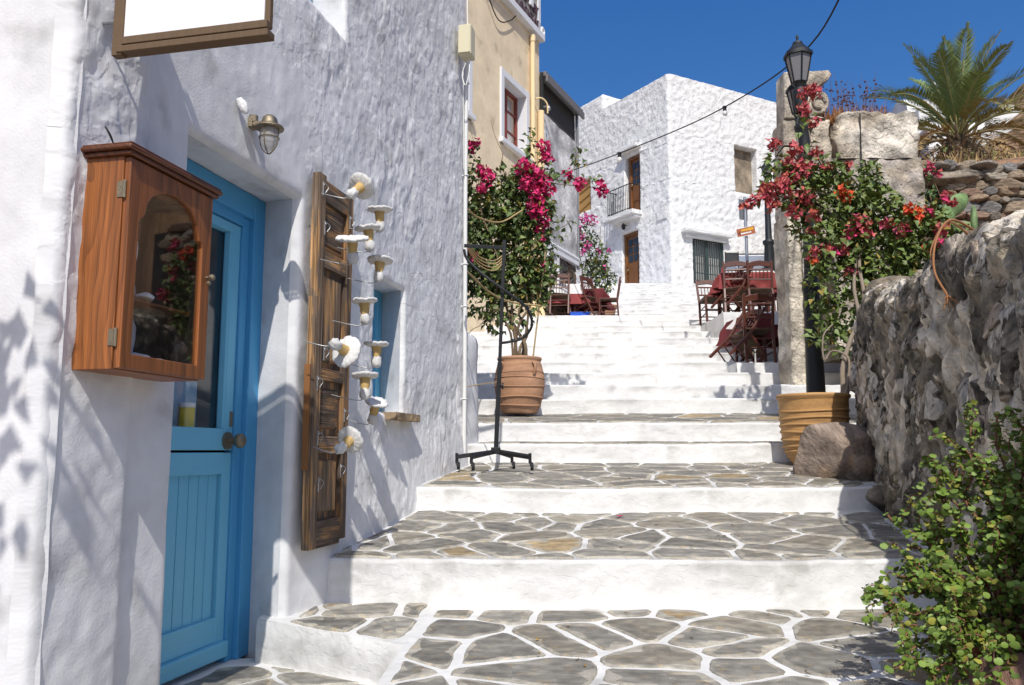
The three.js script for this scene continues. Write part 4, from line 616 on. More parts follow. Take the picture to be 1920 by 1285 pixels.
// ---------- the garden wall on the right: rubble under old limewash ----------
{
  const w = thing('garden_wall', 'long grey rubble wall with flaking limewash along the right of the steps', 'wall', V(1.17, 0, 0), 0);
  const topH = (v) => { const k = [[-1, 1.5], [2, 1.72], [3.2, 1.84], [4.2, 1.97], [5.0, 1.98], [5.6, 2.0], [6.2, 2.12], [6.55, 2.06], [6.85, 1.93], [7.0, 1.2]]; let i = 0; while (i < k.length - 2 && v > k[i + 1][0]) i++; return lerp(k[i][1], k[i + 1][1], clamp((v - k[i][0]) / (k[i + 1][0] - k[i][0]))) + .05 * noise(v * 3, 1) + .035 * noise(v * 9, 4); };
  const D = .55, cellSeeds = []; { const r = rng(61); for (let y = -.3; y < 2.5; y += .23) for (let v = -.5; v < 7.4; v += .21) cellSeeds.push([v + wig(r, .08), y + wig(r, .07), .5 + r() * .9, r()]); }
  const lump = (v, y) => { let a = 9, b = 9, s = null; for (const c of cellSeeds) { const dx = (v - c[0]), dy = (y - c[1]) * .66; if (dx * dx + dy * dy > .2) continue; const d = Math.hypot(dx, dy) / c[2]; if (d < a) { b = a; a = d; s = c; } else if (d < b) b = d; } return [clamp((b - a) * 4), s ? s[2] : 1, s ? s[3] : 0]; };
  const nv = 330, col = []; const info = new Map();
  const g = gridGeo(nv, 170, (i, j, ii, jj) => {
    const v = lerp(.6, 6.98, i), H = topH(v), g0 = streetH(1.1, v) - .5, hs = H - g0, L = hs + D + 1.6, s = j * L; let x = 0, y, nx = -1, ny = 0;
    const end = smooth(6.6, 6.98, v), R = .16;
    if (s < hs - R) { y = g0 + s; } else if (s < hs - R + R * 1.57) { const a = (s - hs + R) / R; y = H - R + R * Math.sin(a); x = R - R * Math.cos(a); nx = -Math.cos(a); ny = Math.sin(a); } else if (s < hs + D - R) { x = R + (s - (hs - R + R * 1.57)); y = H; nx = 0; ny = 1; } else { x = D; y = H - (s - (hs + D - R)); nx = 1; ny = 0; }
    x += end * end * .22 * (x < .3 ? 1 : 0);
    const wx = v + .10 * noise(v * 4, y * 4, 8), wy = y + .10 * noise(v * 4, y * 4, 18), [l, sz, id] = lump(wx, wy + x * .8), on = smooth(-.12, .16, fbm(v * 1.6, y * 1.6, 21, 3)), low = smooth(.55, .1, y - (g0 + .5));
    const a = fbm(v * 2, y * 2, x * 2 + 3, 3), b = fbm(v * 9, y * 7, x * 7, 4), c = fbm(v * 26, y * 26, x * 20 + 5, 2); const streak = fbm(v * 6, y * 1.8, 41, 3);
    const k = .065 * a + .036 * (Math.sqrt(l) - .45) * sz + .062 * b + .030 * c + .03 * ridge(v * 5, y * 4, x * 4 + 2, 3) - .03;
    const white = smooth(-.06, .07, fbm(v * 3.2, y * 1.5, 33, 4) * .9 + .22 * (l - .5) * on + .5 * streak + .7 * b - .10 * low + .02);
    info.set(jj * (nv + 1) + ii, [white, l, id, b, low]);
    return [x + nx * k, y + ny * k * .8, -v, v, y + x];
  });
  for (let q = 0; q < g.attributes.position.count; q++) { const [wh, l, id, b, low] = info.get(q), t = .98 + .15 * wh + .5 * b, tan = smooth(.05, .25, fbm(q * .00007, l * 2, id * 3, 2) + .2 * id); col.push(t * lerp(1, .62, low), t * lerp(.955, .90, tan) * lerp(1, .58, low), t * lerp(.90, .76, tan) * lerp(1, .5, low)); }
  g.setAttribute('color', new THREE.Float32BufferAttribute(col, 3));
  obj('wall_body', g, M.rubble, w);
  { // stones standing proud of the mortar
    const r = rng(202), shapes = [...Array(12).keys()].map((k) => { const q = rockGeo(1, 1, 1, 300 + k, 3, .34, [[1, wig(r, .3), wig(r, .3), .74 + r() * .2], [-1, wig(r, .3), wig(r, .3), .74 + r() * .2], [wig(r, .35), 1, .2, .72 + r() * .25], [wig(r, .35), -1, .1, .75 + r() * .2], [wig(r, .4), wig(r, .4), 1, .6], [wig(r, .6), .7, .7, .85], [.8, wig(r, .6), .7, .8]]); const u = q.attributes.uv; for (let i = 0; i < u.count; i++) u.setXY(i, u.getX(i) * .16 + k * .37, u.getY(i) * .16 + k * .21); return q; });
    const tints = [[.80, .75, .69], [.66, .59, .52], [.92, .88, .83], [.72, .70, .67], [.76, .64, .54]].map((c) => { const m = M.rubbleStone.clone(); m.color.setRGB(...c); return m; });
    let n = 0; for (let t = 0; t < 900 && n < 270; t++) { const v = 2.6 + 4.3 * r(), H = topH(v), g0 = streetH(1.1, v) - .05, y = g0 + (H - g0 - .16) * r(), s = .032 + .080 * Math.pow(r(), 1.7); if (fbm(v * 1.3, y * 1.3, 21, 3) < -.11 + .2 * r() - .1) continue; const m = new THREE.Mesh(shapes[Math.floor(r() * 12)], tints[Math.floor(r() * 5)]); m.name = numbered('stone'); m.castShadow = m.receiveShadow = true; const a = fbm(v * 2, y * 2, 3, 3); m.position.set(-.055 * a + .034 + .02 * r(), y, -v); m.scale.set(s * (.8 + .7 * r()), s * (.75 + r() * .65), s * .55); m.rotation.set(wig(r, .35), -Math.PI / 2 + wig(r, .3), wig(r, .5)); w.add(m); n++; } }
  obj('wall_end', mass(rect(.1, .62, -6.99, -6.6), .5, 1.5, { amp: .05, freq: 4, color: (x, y, z, k) => { const t = .62 + .1 * k; return [t, t * .94, t * .86]; } }), M.rubble, w);
  for (const [y, x, z, a, b, c, s] of [[2.10, .28, -6.45, .22, .10, .16, 1], [2.02, .36, -6.85, .16, .10, .12, 2], [2.06, .42, -5.75, .15, .07, .13, 3], [.62, -.02, -5.95, .10, .09, .12, 5], [.60, .03, -5.4, .08, .06, .10, 6]]) { const g = paint(rockGeo(a, b, c, s + 70, 3, .4), () => [.30, .255, .20]); obj('stone', g.translate(x, y, z), M.rock, w); }
}
{ // boulder and the reddish stone at the frame edge
  const bl = obj('boulder', paint(rockGeo(.31, .335, .27, 905, 5, .30, [[-.15, 1, .25, .62], [-1, .15, .2, .72], [-.25, .1, 1, .70], [.75, .35, .75, .60], [1, .2, 0, .72], [.35, .9, .1, .74], [0, -1, .1, .66], [-.6, -.7, .4, .68], [-.6, .7, .3, .80], [.4, -.6, .9, .72], [0, .3, -1, .7], [-.2, .6, .75, .76]]), (x, y, z) => { const n = fbm(x * 7, y * 7, z * 7, 4), o = smooth(.12, .3, fbm(x * 5, y * 6, z * 5 + 9, 2) + .12 - Math.hypot(x + .03, y + .05) * .9), k = 1 + n * .9; return [lerp(.34, .56, o) * k, lerp(.27, .34, o) * k, lerp(.225, .16, o) * k]; }), M.rock);
  bl.position.copy(P(2.405, .885, 5.98)); bl.rotation.y = .6; tag(bl, 'large rough brown boulder on the step beside the yellow clay pot', 'boulder');
  const b2 = obj('boulder', paint(rockGeo(.20, .13, .2, 33, 4, .4), (x, y, z) => { const n = 1 + fbm(x * 9, y * 9, z * 9, 4); return [.27 * n, .155 * n, .12 * n]; }), M.rock); b2.position.copy(P(1.62, .22, 2.63)); tag(b2, 'reddish brown rock below the jade bush at the corner of the pavement', 'rock');
}
// ---------- ruined wall with its broken gable, behind the lamp ----------
{
  const tone = (x, y, z, k) => { const n = fbm(x * 2.2, y * 2.2, z * 2, 4), p = smooth(.0, .22, fbm(x * 1.3, y * 1.6, 7, 3)); const t = 1 + n * .6; return [lerp(.60, .86, p) * t, lerp(.53, .81, p) * t, lerp(.44, .73, p) * t]; };
  const r = thing('ruined_wall', 'crumbling plastered wall end with a carved scroll on top behind the street lamp', 'ruin', P(0, 0, 9.5), A);
  const m = std([1, 1, 1], .95, { vertexColors: true, map: rep(T.blotch, .9), bumpMap: rep(T.peel, 1.2), bumpScale: .025 });
  obj('pier', mass(rect(3.20, 3.56, -.40, -.0), .9, 3.7, { amp: .03, freq: 4, color: (x, y, z, k) => tone(x, y, z, k) }), m, r);
  obj('jamb', mass(rect(3.155, 3.30, .0, .16), 1.0, 3.72, { seg: .04, amp: .012, freq: 5, lean: .012, color: (x, y, z, k) => [.80 + k * .12, .74 + k * .12, .63 + k * .10] }), m, r);
  obj('jamb', mass(rect(3.31, 3.455, .02, .18), 1.0, 3.55, { seg: .04, amp: .008, freq: 6, seed: 5, lean: .012, color: (x, y, z, k) => [.86 + k * .08, .82 + k * .08, .76 + k * .08] }), m, r);
  for (const [x0, x1, y0, y1, s] of [[3.22, 3.60, 3.66, 4.12, 1], [3.22, 3.62, 4.13, 4.52, 2], [3.23, 3.66, 4.53, 4.87, 3], [3.58, 3.78, 3.4, 4.1, 6], [3.60, 3.78, 4.11, 4.86, 7]]) obj('block', mass(rect(x0, x1, -.38, .02), y0, y1, { seg: .045, amp: .022, freq: 5, seed: s * 9, r: .04, color: tone }), m, r);
  { const S = [[3.24, 4.86], [3.26, 5.44], [3.42, 5.47], [3.6, 5.46], [3.80, 5.47], [3.83, 5.41], [3.78, 5.34], [3.71, 5.30]]; for (let k = 0; k <= 10; k++) { const a = 1.9 - k / 10 * 3.6; S.push([3.66 + .12 * Math.cos(a) + (k > 2 ? .0 : -.02), 5.07 + .15 * Math.sin(a)]); } S.push([3.62, 4.90], [3.74, 4.86]);
    const g = paint(roughen(extrude(S, .26, .02).translate(0, 0, -.24), .012, 7), (x, y, z) => tone(x, y, z, 0)); obj('scroll', g, m, r);
    obj('volute', paint(new THREE.TorusGeometry(.07, .022, 8, 24, 5).translate(3.66, 5.06, .045), (x, y, z) => tone(x, y, z, 0)), m, r); }
  const w = thing('plastered_wall', 'broken block of sunlit beige plastered wall right of the street lamp', 'ruin', P(0, 0, 9.62), A);
  obj('wall_block', mass([[3.80, -.5], [4.85, -.5], [4.87, .05], [3.90, .08]], 4.40, 4.98, { seg: .04, amp: .05, freq: 4, r: .05, topNoise: .10, color: tone }), m, w);
  obj('wall_block', mass([[3.76, -.5], [4.9, -.5], [4.88, .08], [3.80, .04]], 2.0, 4.42, { seg: .05, amp: .045, freq: 4, seed: 4, r: .05, color: (x, y, z, k) => { const p = smooth(-.03, .1, fbm(x * 4, y * 4, 3, 3)); return tone(x, y, z, k).map((q, i) => lerp(q * .9, [.55, .50, .47][i], p)); } }), m, w);
  obj('drip_stain_pipe', bar(V(4.14, 3.9, .10), V(4.17, 4.95, .09), .008), M.dark, w);
}
// ---------- street lamp ----------
function lantern(x, y, z, s, parent) {
  const L = new THREE.Group(); L.name = numbered('lantern'); L.position.set(x, y, z); L.scale.setScalar(s); L.rotation.y = .5; parent.add(L);
  const hex = (r, yy) => [...Array(6).keys()].map((k) => V(r * Math.cos(k * Math.PI / 3), yy, r * Math.sin(k * Math.PI / 3)));
  const lo = hex(.085, 0), hi = hex(.15, .33);
  obj('roof', [new THREE.CylinderGeometry(.06, .165, .12, 6).rotateY(Math.PI / 6).translate(0, .42, 0), new THREE.CylinderGeometry(.168, .172, .045, 6).rotateY(Math.PI / 6).translate(0, .345, 0), cyl(.055, .06, .025, 0, .49, 0, 12), lathe([[.001, .60], [.014, .59], [.018, .56], [.010, .535], [.014, .52], [.03, .50]], 12)], M.lampIron, L);
  for (let k = 0; k < 6; k++) { obj('glazing_bar', beam(lo[k], hi[k], .014, .014), M.lampIron, L); const a = lo[k], b = lo[(k + 1) % 6], c = hi[(k + 1) % 6], d = hi[k]; obj('pane', geoFrom([a, b, c, d].flatMap((q) => [q.x * .97, q.y, q.z * .97]), [0, 1, 2, 0, 2, 3], [0, 0, 1, 0, 1, 1, 0, 1]), M.frostGrey, L); }
  obj('socket', [cyl(.088, .07, .03, 0, -.01, 0, 12), cyl(.07, .05, .05, 0, -.045, 0, 16), cyl(.055, .065, .03, 0, -.08, 0, 16)], M.lampIron, L); return L;
}
M.frostGrey = std([.20, .19, .19], .25, { metalness: 0 });
{
  const l = thing('street_lamp', 'tall black cast iron street lamp with lanterns behind the yellow clay pot', 'street lamp', P(3.0, 1.15, 8.2), A);
  obj('post', lathe([[.12, 0], [.12, .12], [.095, .16], [.085, .7], [.078, 1.35], [.092, 1.40], [.085, 1.46], [.062, 1.52], [.056, 2.0], [.055, 2.72], [.075, 2.76], [.075, 2.79], [.055, 2.82], [.060, 3.0], [.090, 3.06], [.095, 3.10], [.06, 3.14], [.066, 3.18], [.052, 3.22], [.045, 3.42]], 24), M.lampIron, l);
  obj('bracket_column', lathe([[.045, 0], [.052, .02], [.07, .10], [.074, .22], [.062, .25]], 16).translate(-.03, 3.24, .02), M.lampIron, l);
  obj('scroll_arm', [tube([V(0, 3.02, 0), V(.07, 3.10, -.06), V(.08, 3.25, -.16), V(.06, 3.34, -.24)], .02, 16), tube([V(0, 2.98, 0), V(-.06, 3.04, .02), V(-.07, 3.14, .02), V(-.03, 3.24, .02)], .016, 16)], M.lampIron, l);
  lantern(-.03, 3.56, .02, .88, l); lantern(.045, 3.34, -.24, .76, l);
}
// ---------- clay pots and bougainvillea ----------
function pot(name, label, prof, x, h, z, mat, ribs, group) {
  const t = thing(name, label, 'pot', P(x, h, z), A, group);
  obj('body', lathe(prof, 64), mat, t);
  for (const [y, r, k] of ribs) { const g = new THREE.TorusGeometry(r, k, 8, 64).rotateX(Math.PI / 2), p = g.attributes.position; for (let i = 0; i < p.count; i++) p.setY(i, p.getY(i) + .006 * Math.sin(Math.atan2(p.getZ(i), p.getX(i)) * 2 + y * 30)); obj('rib', g.translate(0, y, 0), mat, t); }
  return t;
}
{
  const a = pot('clay_pot', 'barrel-shaped terracotta pot holding the pink bougainvillea on the left', [[.001, .0], [.165, 0], [.178, .015], [.215, .10], [.245, .22], [.252, .32], [.24, .42], [.222, .49], [.21, .52], [.218, .53], [.225, .545], [.22, .56], [.20, .56], [.195, .50], [.001, .49]], .075, 1.302, 8.28, M.clay, [[.08, .208, .009], [.16, .236, .009], [.265, .250, .008], [.35, .2505, .006], [.405, .243, .004]]);
  obj('handle', tube([V(.13, .50, .19), V(.15, .47, .215), V(.15, .42, .225), V(.14, .38, .215)], .014, 16), M.clay, a); obj('handle', tube([V(-.17, .50, .13), V(-.20, .47, .15), V(-.21, .42, .155), V(-.205, .38, .15)], .014, 16), M.clay, a);
  obj('soil', lathe([[.001, .505], [.15, .50], [.2, .495]], 24), M.soil, a);
  const b = pot('clay_pot', 'tall ribbed yellow clay pot on the step beside the boulder', [[.001, 0], [.165, 0], [.178, .012], [.222, .09], [.248, .20], [.258, .33], [.262, .44], [.266, .515], [.28, .525], [.283, .545], [.272, .555], [.252, .55], [.24, .47], [.001, .46]], 2.395, .828, 6.62, M.clayYellow, [[.06, .207, .010], [.105, .229, .010], [.15, .238, .011], [.20, .2485, .011], [.255, .2535, .011], [.31, .2575, .011], [.365, .2595, .010], [.42, .262, .009]]);
  obj('soil', lathe([[.001, .48], [.15, .478], [.245, .475]], 24), M.soil, b);
}
{ // left bougainvillea
  const t = thing('bougainvillea', 'tall bushy bougainvillea with magenta flowers growing from the barrel pot', 'bougainvillea', P(.08, 1.80, 8.28), A), r = rng(19), L = Leaves(), F = Leaves();
  // local: x right, y up from the soil, z towards the street
  const B = [[-.35, 1.05, -.1, .32, .35, .3], [-.1, 1.0, 0, .34, .4, .3], [.12, 1.1, -.05, .26, .45, .28], [-.3, 1.5, -.1, .36, .34, .3], [.0, 1.55, -.1, .36, .36, .3], [.10, .72, 0, .22, .22, .2, .6], [-.28, .65, 0, .25, .25, .22, .8], [-.15, .48, 0, .28, .16, .22, .5], [-.45, 1.75, -.1, .18, .3, .2], [-.1, 1.9, -.1, .22, .18, .2], [.12, 1.95, -.05, .22, .22, .2], [.2, 1.6, 0, .16, .18, .18], [-.48, 1.25, .05, .16, .25, .2], [.24, .9, .0, .12, .3, .15], [.10, 2.3, 0, .08, .2, .1, .6], [-.5, 2.1, -.1, .08, .3, .1, .6], [.5, 1.95, .0, .22, .05, .08, .5], [.75, 1.9, .0, .15, .05, .08, .6], [.3, 1.3, .0, .16, .06, .06, .5], [.45, 1.45, 0, .14, .05, .06, .5], [-.55, .95, .12, .16, .16, .16], [.62, 2.2, -.1, .07, .16, .07, .5]];
  foliage(B, r, 7600, .075, [.085, .13, .034], L);
  const fl = [[.03, 2.0, .1, .10], [.14, 1.92, .12, .11], [.22, 1.85, .1, .11], [.08, 1.82, .15, .10], [.28, 1.78, .1, .09], [.16, 1.68, .14, .10], [.20, 1.52, .12, .09], [.12, 1.56, .15, .08], [.24, 1.42, .1, .07], [.25, 2.24, .0, .09], [.28, 2.15, 0, .08], [-.38, 1.98, .0, .09], [-.32, 1.9, .05, .09], [-.5, 2.28, -.05, .07], [-.45, 2.3, 0, .05], [-.40, 1.78, .1, .06], [.62, 1.87, 0, .08], [.82, 1.84, 0, .07], [.86, 1.78, 0, .06], [.5, 1.96, 0, .06], [-.52, 1.08, .14, .07], [-.47, 1.05, .14, .06], [.22, 1.25, .1, .03], [.18, 1.36, .1, .03], [.25, .98, .1, .03]];
  florets(fl, r, 3300, .036, [[.58, .018, .13], [.50, .012, .10], [.66, .05, .20]], F);
  obj('leaves', L.geo(), M.leaf, t).userData.kind = 'stuff'; obj('flowers', F.geo(), M.petal, t).userData.kind = 'stuff';
  for (const [x, y, w] of [[-.3, 1.2, .02], [-.1, 1.4, .022], [.1, 1.3, .018], [.2, 1.7, .016], [-.4, 1.9, .014], [.02, 1.0, .02]]) obj('stem', stemBetween(V(wig(r, .07), -.03, wig(r, .06)), V(x, y, wig(r, .1)), r, w, .006, .07, 6), M.stem, t);
  for (const [a, b] of [[[.1, 1.9, 0], [.9, 1.82, 0]], [[.15, 1.2, 0], [.55, 1.5, 0]], [[.1, 1.9, 0], [.12, 2.45, 0]], [[-.4, 1.7, 0], [-.52, 2.5, -.1]], [[-.2, .55, .1], [-.62, .2, .2]], [[-.1, 1.8, 0], [-.3, 2.55, 0]], [[.5, 1.9, 0], [.64, 2.35, -.1]]]) obj('twig', stemBetween(V(...a), V(...b), r, .006, .002, .03, 6), M.stem, t);
  obj('cane', bar(V(.12, -.02, .05), V(.26, 1.15, .1), .009, .008), std([.42, .32, .18], .8), t);
}
{ // ropes that tie the left bougainvillea to the pipe
  const rp = thing('tie_ropes', 'straw-coloured ropes tying the left bougainvillea back to the white pipe', 'rope', V(-1.81, 0, -6.41));
  const pt = (x, y, z) => P(x, y, z).sub(rp.position);
  obj('rope', tube([pt(-.38, 2.42, 6.75), pt(-.2, 2.36, 7.4), pt(.0, 2.36, 7.9), pt(.28, 2.36, 8.1)], .009, 30), M.rope, rp);
  obj('rope', tube([pt(-.38, 2.95, 6.75), pt(-.3, 3.0, 7.2), pt(-.1, 3.1, 7.7), pt(.1, 3.3, 8.0)], .008, 30), M.rope, rp);
  obj('rope', tube([pt(-.38, 1.45, 6.72), pt(-.25, 1.455, 6.5), pt(-.11, 1.45, 6.22)], .004, 20), M.rope, rp);
  for (let k = 0; k < 4; k++) obj('rope_strand', tube([pt(-.38, 2.62 + k * .02, 6.75), pt(-.28, 2.52 + k * .025, 7.0), pt(-.15, 2.52 + k * .03, 7.2), pt(-.06, 2.64 + k * .02, 7.3)], .005, 20), M.rope, rp);
}
{ // right bougainvillea
  const o = P(2.95, 1.28, 7.35), t = thing('bougainvillea', 'sprawling bougainvillea with coral pink flowers growing from the yellow pot around the lamp', 'bougainvillea', o, A), r = rng(29), L = Leaves(), F = Leaves();
  const q = (px, py, z) => [px, py, z];
  // local x = right of the lamp foot, y above the pot soil
  const B = [[.02, 1.9, 0, .30, .26, .25], [.04, 1.55, .1, .2, .28, .18], [.06, 1.2, .12, .15, .2, .14, .9], [.0, .95, .15, .12, .14, .1, .7], [-.18, 1.45, .15, .17, .24, .15], [-.22, 1.10, .15, .15, .2, .13, 1], [-.20, .82, .15, .12, .18, .12, 1], [-.10, .58, .15, .11, .14, .1, .9], [-.28, .62, .2, .08, .07, .08], [-.30, 2.02, .0, .24, .22, .2, .8], [.30, 1.80, 0, .30, .28, .25], [.25, 2.1, -.05, .2, .2, .2], [-.05, 2.2, -.05, .18, .14, .2, .9], [.55, 1.55, .05, .28, .28, .25], [.40, 1.3, .05, .28, .26, .25], [.75, 1.65, 0, .2, .25, .2], [.35, .95, .1, .2, .2, .15], [.15, 1.35, .1, .16, .16, .14], [.62, 1.05, .1, .2, .2, .18], [.70, 1.30, .0, .24, .26, .2], [.48, .98, .05, .20, .25, .2], [.24, 1.1, .05, .13, .3, .15], [.2, .75, .05, .12, .22, .13, .8], [.28, .5, .05, .12, .22, .12, .7], [.02, .72, .1, .11, .08, .1], [-.08, .66, .1, .07, .06, .08], [.9, 1.7, 0, .13, .13, .15], [.95, 1.35, 0, .14, .18, .15], [-.52, 2.22, 0, .13, .13, .12, .7], [-.22, 2.55, -.05, .07, .35, .08, .45], [-.62, 1.98, 0, .10, .10, .1, .6], [.0, 1.5, .1, .14, .08, .12], [.15, .2, .05, .07, .12, .06, .4], [1.12, 1.6, -.1, .1, .15, .1], [-.3, 1.7, -.1, .1, .16, .1, .8], [.58, .7, 0, .12, .2, .1, .6]];
  foliage(B, r, 9500, .075, [.13, .185, .042], L);
  const pink = [[.46, .07, .085], [.40, .05, .075], [.52, .13, .12], [.42, .09, .06]], hot = [[.55, .03, .14], [.52, .10, .16]], org = [[.72, .11, .02], [.62, .08, .03]];
  florets([[-.22, 2.95, 0, .08], [-.14, 2.97, 0, .07], [-.24, 2.78, 0, .07], [-.17, 2.66, 0, .06], [-.40, 2.28, 0, .09], [-.30, 2.2, .05, .10], [-.42, 2.12, .05, .10], [-.50, 2.02, .1, .10], [-.36, 1.95, .08, .09], [-.62, 1.98, .1, .09], [-.68, 1.94, .1, .08], [-.60, 1.85, .1, .07], [-.78, 1.88, .05, .06], [-.84, 1.86, .05, .05], [-.28, 1.9, .1, .08], [-.42, 1.78, .1, .07], [-.24, 1.74, .1, .07], [-.55, 2.45, 0, .07], [-.35, 2.4, 0, .07], [-.16, 2.36, 0, .06], [-.1, 2.2, .05, .06], [-.24, 1.6, .1, .06], [.12, 2.25, 0, .05]], r, 3600, .036, pink, F);
  florets([[.06, 1.60, .2, .08], [.13, 1.66, .2, .08], [.02, 1.52, .2, .07], [.18, 1.56, .2, .06], [-.12, 1.42, .2, .07], [-.2, 1.40, .2, .07], [-.3, 1.38, .2, .06], [-.02, 1.42, .2, .06], [.36, 1.66, .18, .06], [.50, 1.6, .2, .06], [.46, 1.57, .2, .05], [.02, 1.22, .2, .05], [.88, 1.62, .1, .08], [.86, 1.52, .1, .07], [.78, 1.78, .1, .06], [1.0, 1.95, 0, .06], [1.05, 1.9, 0, .05], [1.05, 1.35, .1, .07], [.98, 1.32, .1, .06]], r, 3600, .036, [...pink, ...hot], F);
  florets([[.62, 1.76, .2, .06], [.56, 1.78, .2, .05], [.64, 1.70, .2, .05], [-.02, 1.94, .18, .06], [.03, 1.90, .18, .05], [-.3, 1.33, .2, .03], [.74, 1.45, .1, .03]], r, 3600, .036, org, F);
  obj('leaves', L.geo(), M.leaf, t).userData.kind = 'stuff'; obj('flowers', F.geo(), M.petal, t).userData.kind = 'stuff';
  const bark = std([.30, .24, .18], .9, { bumpMap: T.grit, bumpScale: .003 }), base = V(-.47, -.02, .55);
  const S = (pts, a, b) => obj('stem', taper(pts.map((p) => V(...p)), a, b, pts.length * 5, 7), bark, t);
  S([[-.33, .0, .68], [-.27, .12, .62], [-.24, .32, .56], [-.14, .55, .48], [-.02, .78, .4], [.0, 1.05, .3], [.10, 1.4, .15]], .022, .012);
  S([[-.30, .0, .66], [-.24, .15, .64], [-.16, .34, .58], [-.08, .6, .5], [.06, .95, .35], [.10, 1.3, .2], [.25, 1.7, .1]], .024, .012);
  S([[-.32, .0, .72], [-.24, .22, .66], [-.21, .42, .6], [-.3, .48, .5], [-.36, .40, .5], [-.34, .62, .45], [-.24, .72, .4]], .012, .006);
  S([[.2, .9, .1], [.42, 1.2, .1], [.30, 1.45, .1], [.1, 1.62, .1], [-.2, 1.9, .05]], .012, .006); S([[.25, 1.4, .1], [.1, 1.9, .05], [-.18, 2.4, 0], [-.22, 3.0, 0]], .010, .004); S([[.5, 1.3, .1], [.3, 1.9, 0], [.1, 2.2, 0], [-.1, 2.3, 0]], .010, .006); S([[.3, 1.7, .1], [.6, 1.5, .1], [.95, 1.6, .05]], .010, .004); S([[0, 1.95, .05], [-.4, 2.0, .05], [-.8, 1.88, .05]], .008, .003); S([[.1, 1.5, .15], [-.1, 1.46, .2], [-.32, 1.38, .2]], .006, .003);
}
{ // jade bush in the right foreground
  const t = thing('jade_bush', 'bright green small-leaved jade bush in a terracotta pot at the right edge', 'bush', P(1.66, .17, 2.92), A), r = rng(45), L = Leaves(), bark = std([.20, .085, .05], .8);
  const pt = thing('clay_pot', 'terracotta pot half hidden under the green jade bush', 'pot', P(1.60, .185, 2.92), A); obj('body', lathe([[.001, 0], [.085, 0], [.11, .13], [.122, .14], [.122, .17], [.108, .17], [.1, .15], [.001, .14]], 32), std([.45, .17, .09], .8, { map: T.clay }), pt); obj('soil', lathe([[.001, .15], [.09, .148], [.104, .146]], 20), M.soil, pt);
  const tips = [[-.46, .22, .1], [-.44, .31, .05], [-.30, .44, .0], [-.20, .60, .05], [-.36, .02, .22], [-.28, -.08, .3], [-.12, .74, -.05], [.02, .66, .05], [.18, .86, 0], [.30, .70, .05], [.10, .9, -.1], [.36, .9, -.05], [.4, .55, .1], [.3, .35, .15], [-.2, .3, .15], [-.1, .45, .15], [.08, .5, .18], [.2, .2, .25], [0, .2, .28], [-.15, .12, .28], [-.05, .32, .25], [.14, .34, .2], [.26, .5, .12], [-.30, .2, .2], [-.26, .10, .22], [-.02, .58, .1], [.2, .62, .1], [-.34, .34, .08], [.42, .25, .2], [.3, .08, .3], [.1, .05, .32], [-.18, -.02, .34], [-.36, .55, -.02], [-.05, .82, -.02], [.24, .95, 0], [-.40, .12, .15], [.34, .42, .15]];
  const spray = (a, b, w, lv) => { const pts = [], n = 6; for (let i = 0; i <= n; i++) { const k = i / n, p = a.clone().lerp(b, k); p.y += .07 * Math.sin(k * 3.1) * (lv ? .5 : 1); if (i && i < n) p.add(V(wig(r, .018), wig(r, .018), wig(r, .018))); pts.push(p); } obj(lv ? 'twig' : 'branch', taper(pts, w, w * .35, 14, 5), bark, t); const c = new THREE.CatmullRomCurve3(pts), l = c.getLength(); const m = Math.round(l / .0135);
    for (let i = lv ? 1 : Math.round(m * .35); i <= m; i++) { const p = c.getPointAt(i / m), tg = c.getTangentAt(i / m); const s = V(0, 0, 0).crossVectors(tg, rdir(r)).normalize(); for (const e of [-1, 1]) { const k = .6 + r() * .6, cc = r() < .12 ? [.30 * k, .30 * k, .05 * k] : [.15 * k, .235 * k, .032 * k]; const rr = .0055 + Math.pow(r(), 1.4) * .0095; L.disc(p.clone().addScaledVector(s, e * rr * 1.05), s.clone().multiplyScalar(e * .25).add(tg.clone().multiplyScalar(.55)).add(rdir(r).multiplyScalar(.75)).add(V(0, .35, .2)).normalize(), rr, cc); } } return c; };
  for (const q of tips) { const b = V(...q), a = V(wig(r, .05), .10, wig(r, .05)); const c = spray(a, b, .011, 0); for (let k = 0; k < 8; k++) { const p = c.getPointAt(.38 + .6 * r()), d = rdir(r).add(b.clone().sub(a).normalize()).add(V(0, .25, 0)).normalize(); spray(p, p.clone().addScaledVector(d, .07 + r() * .12), .004, 1); } }
  obj('leaves', L.geo(), M.leaf, t).userData.kind = 'stuff';
}

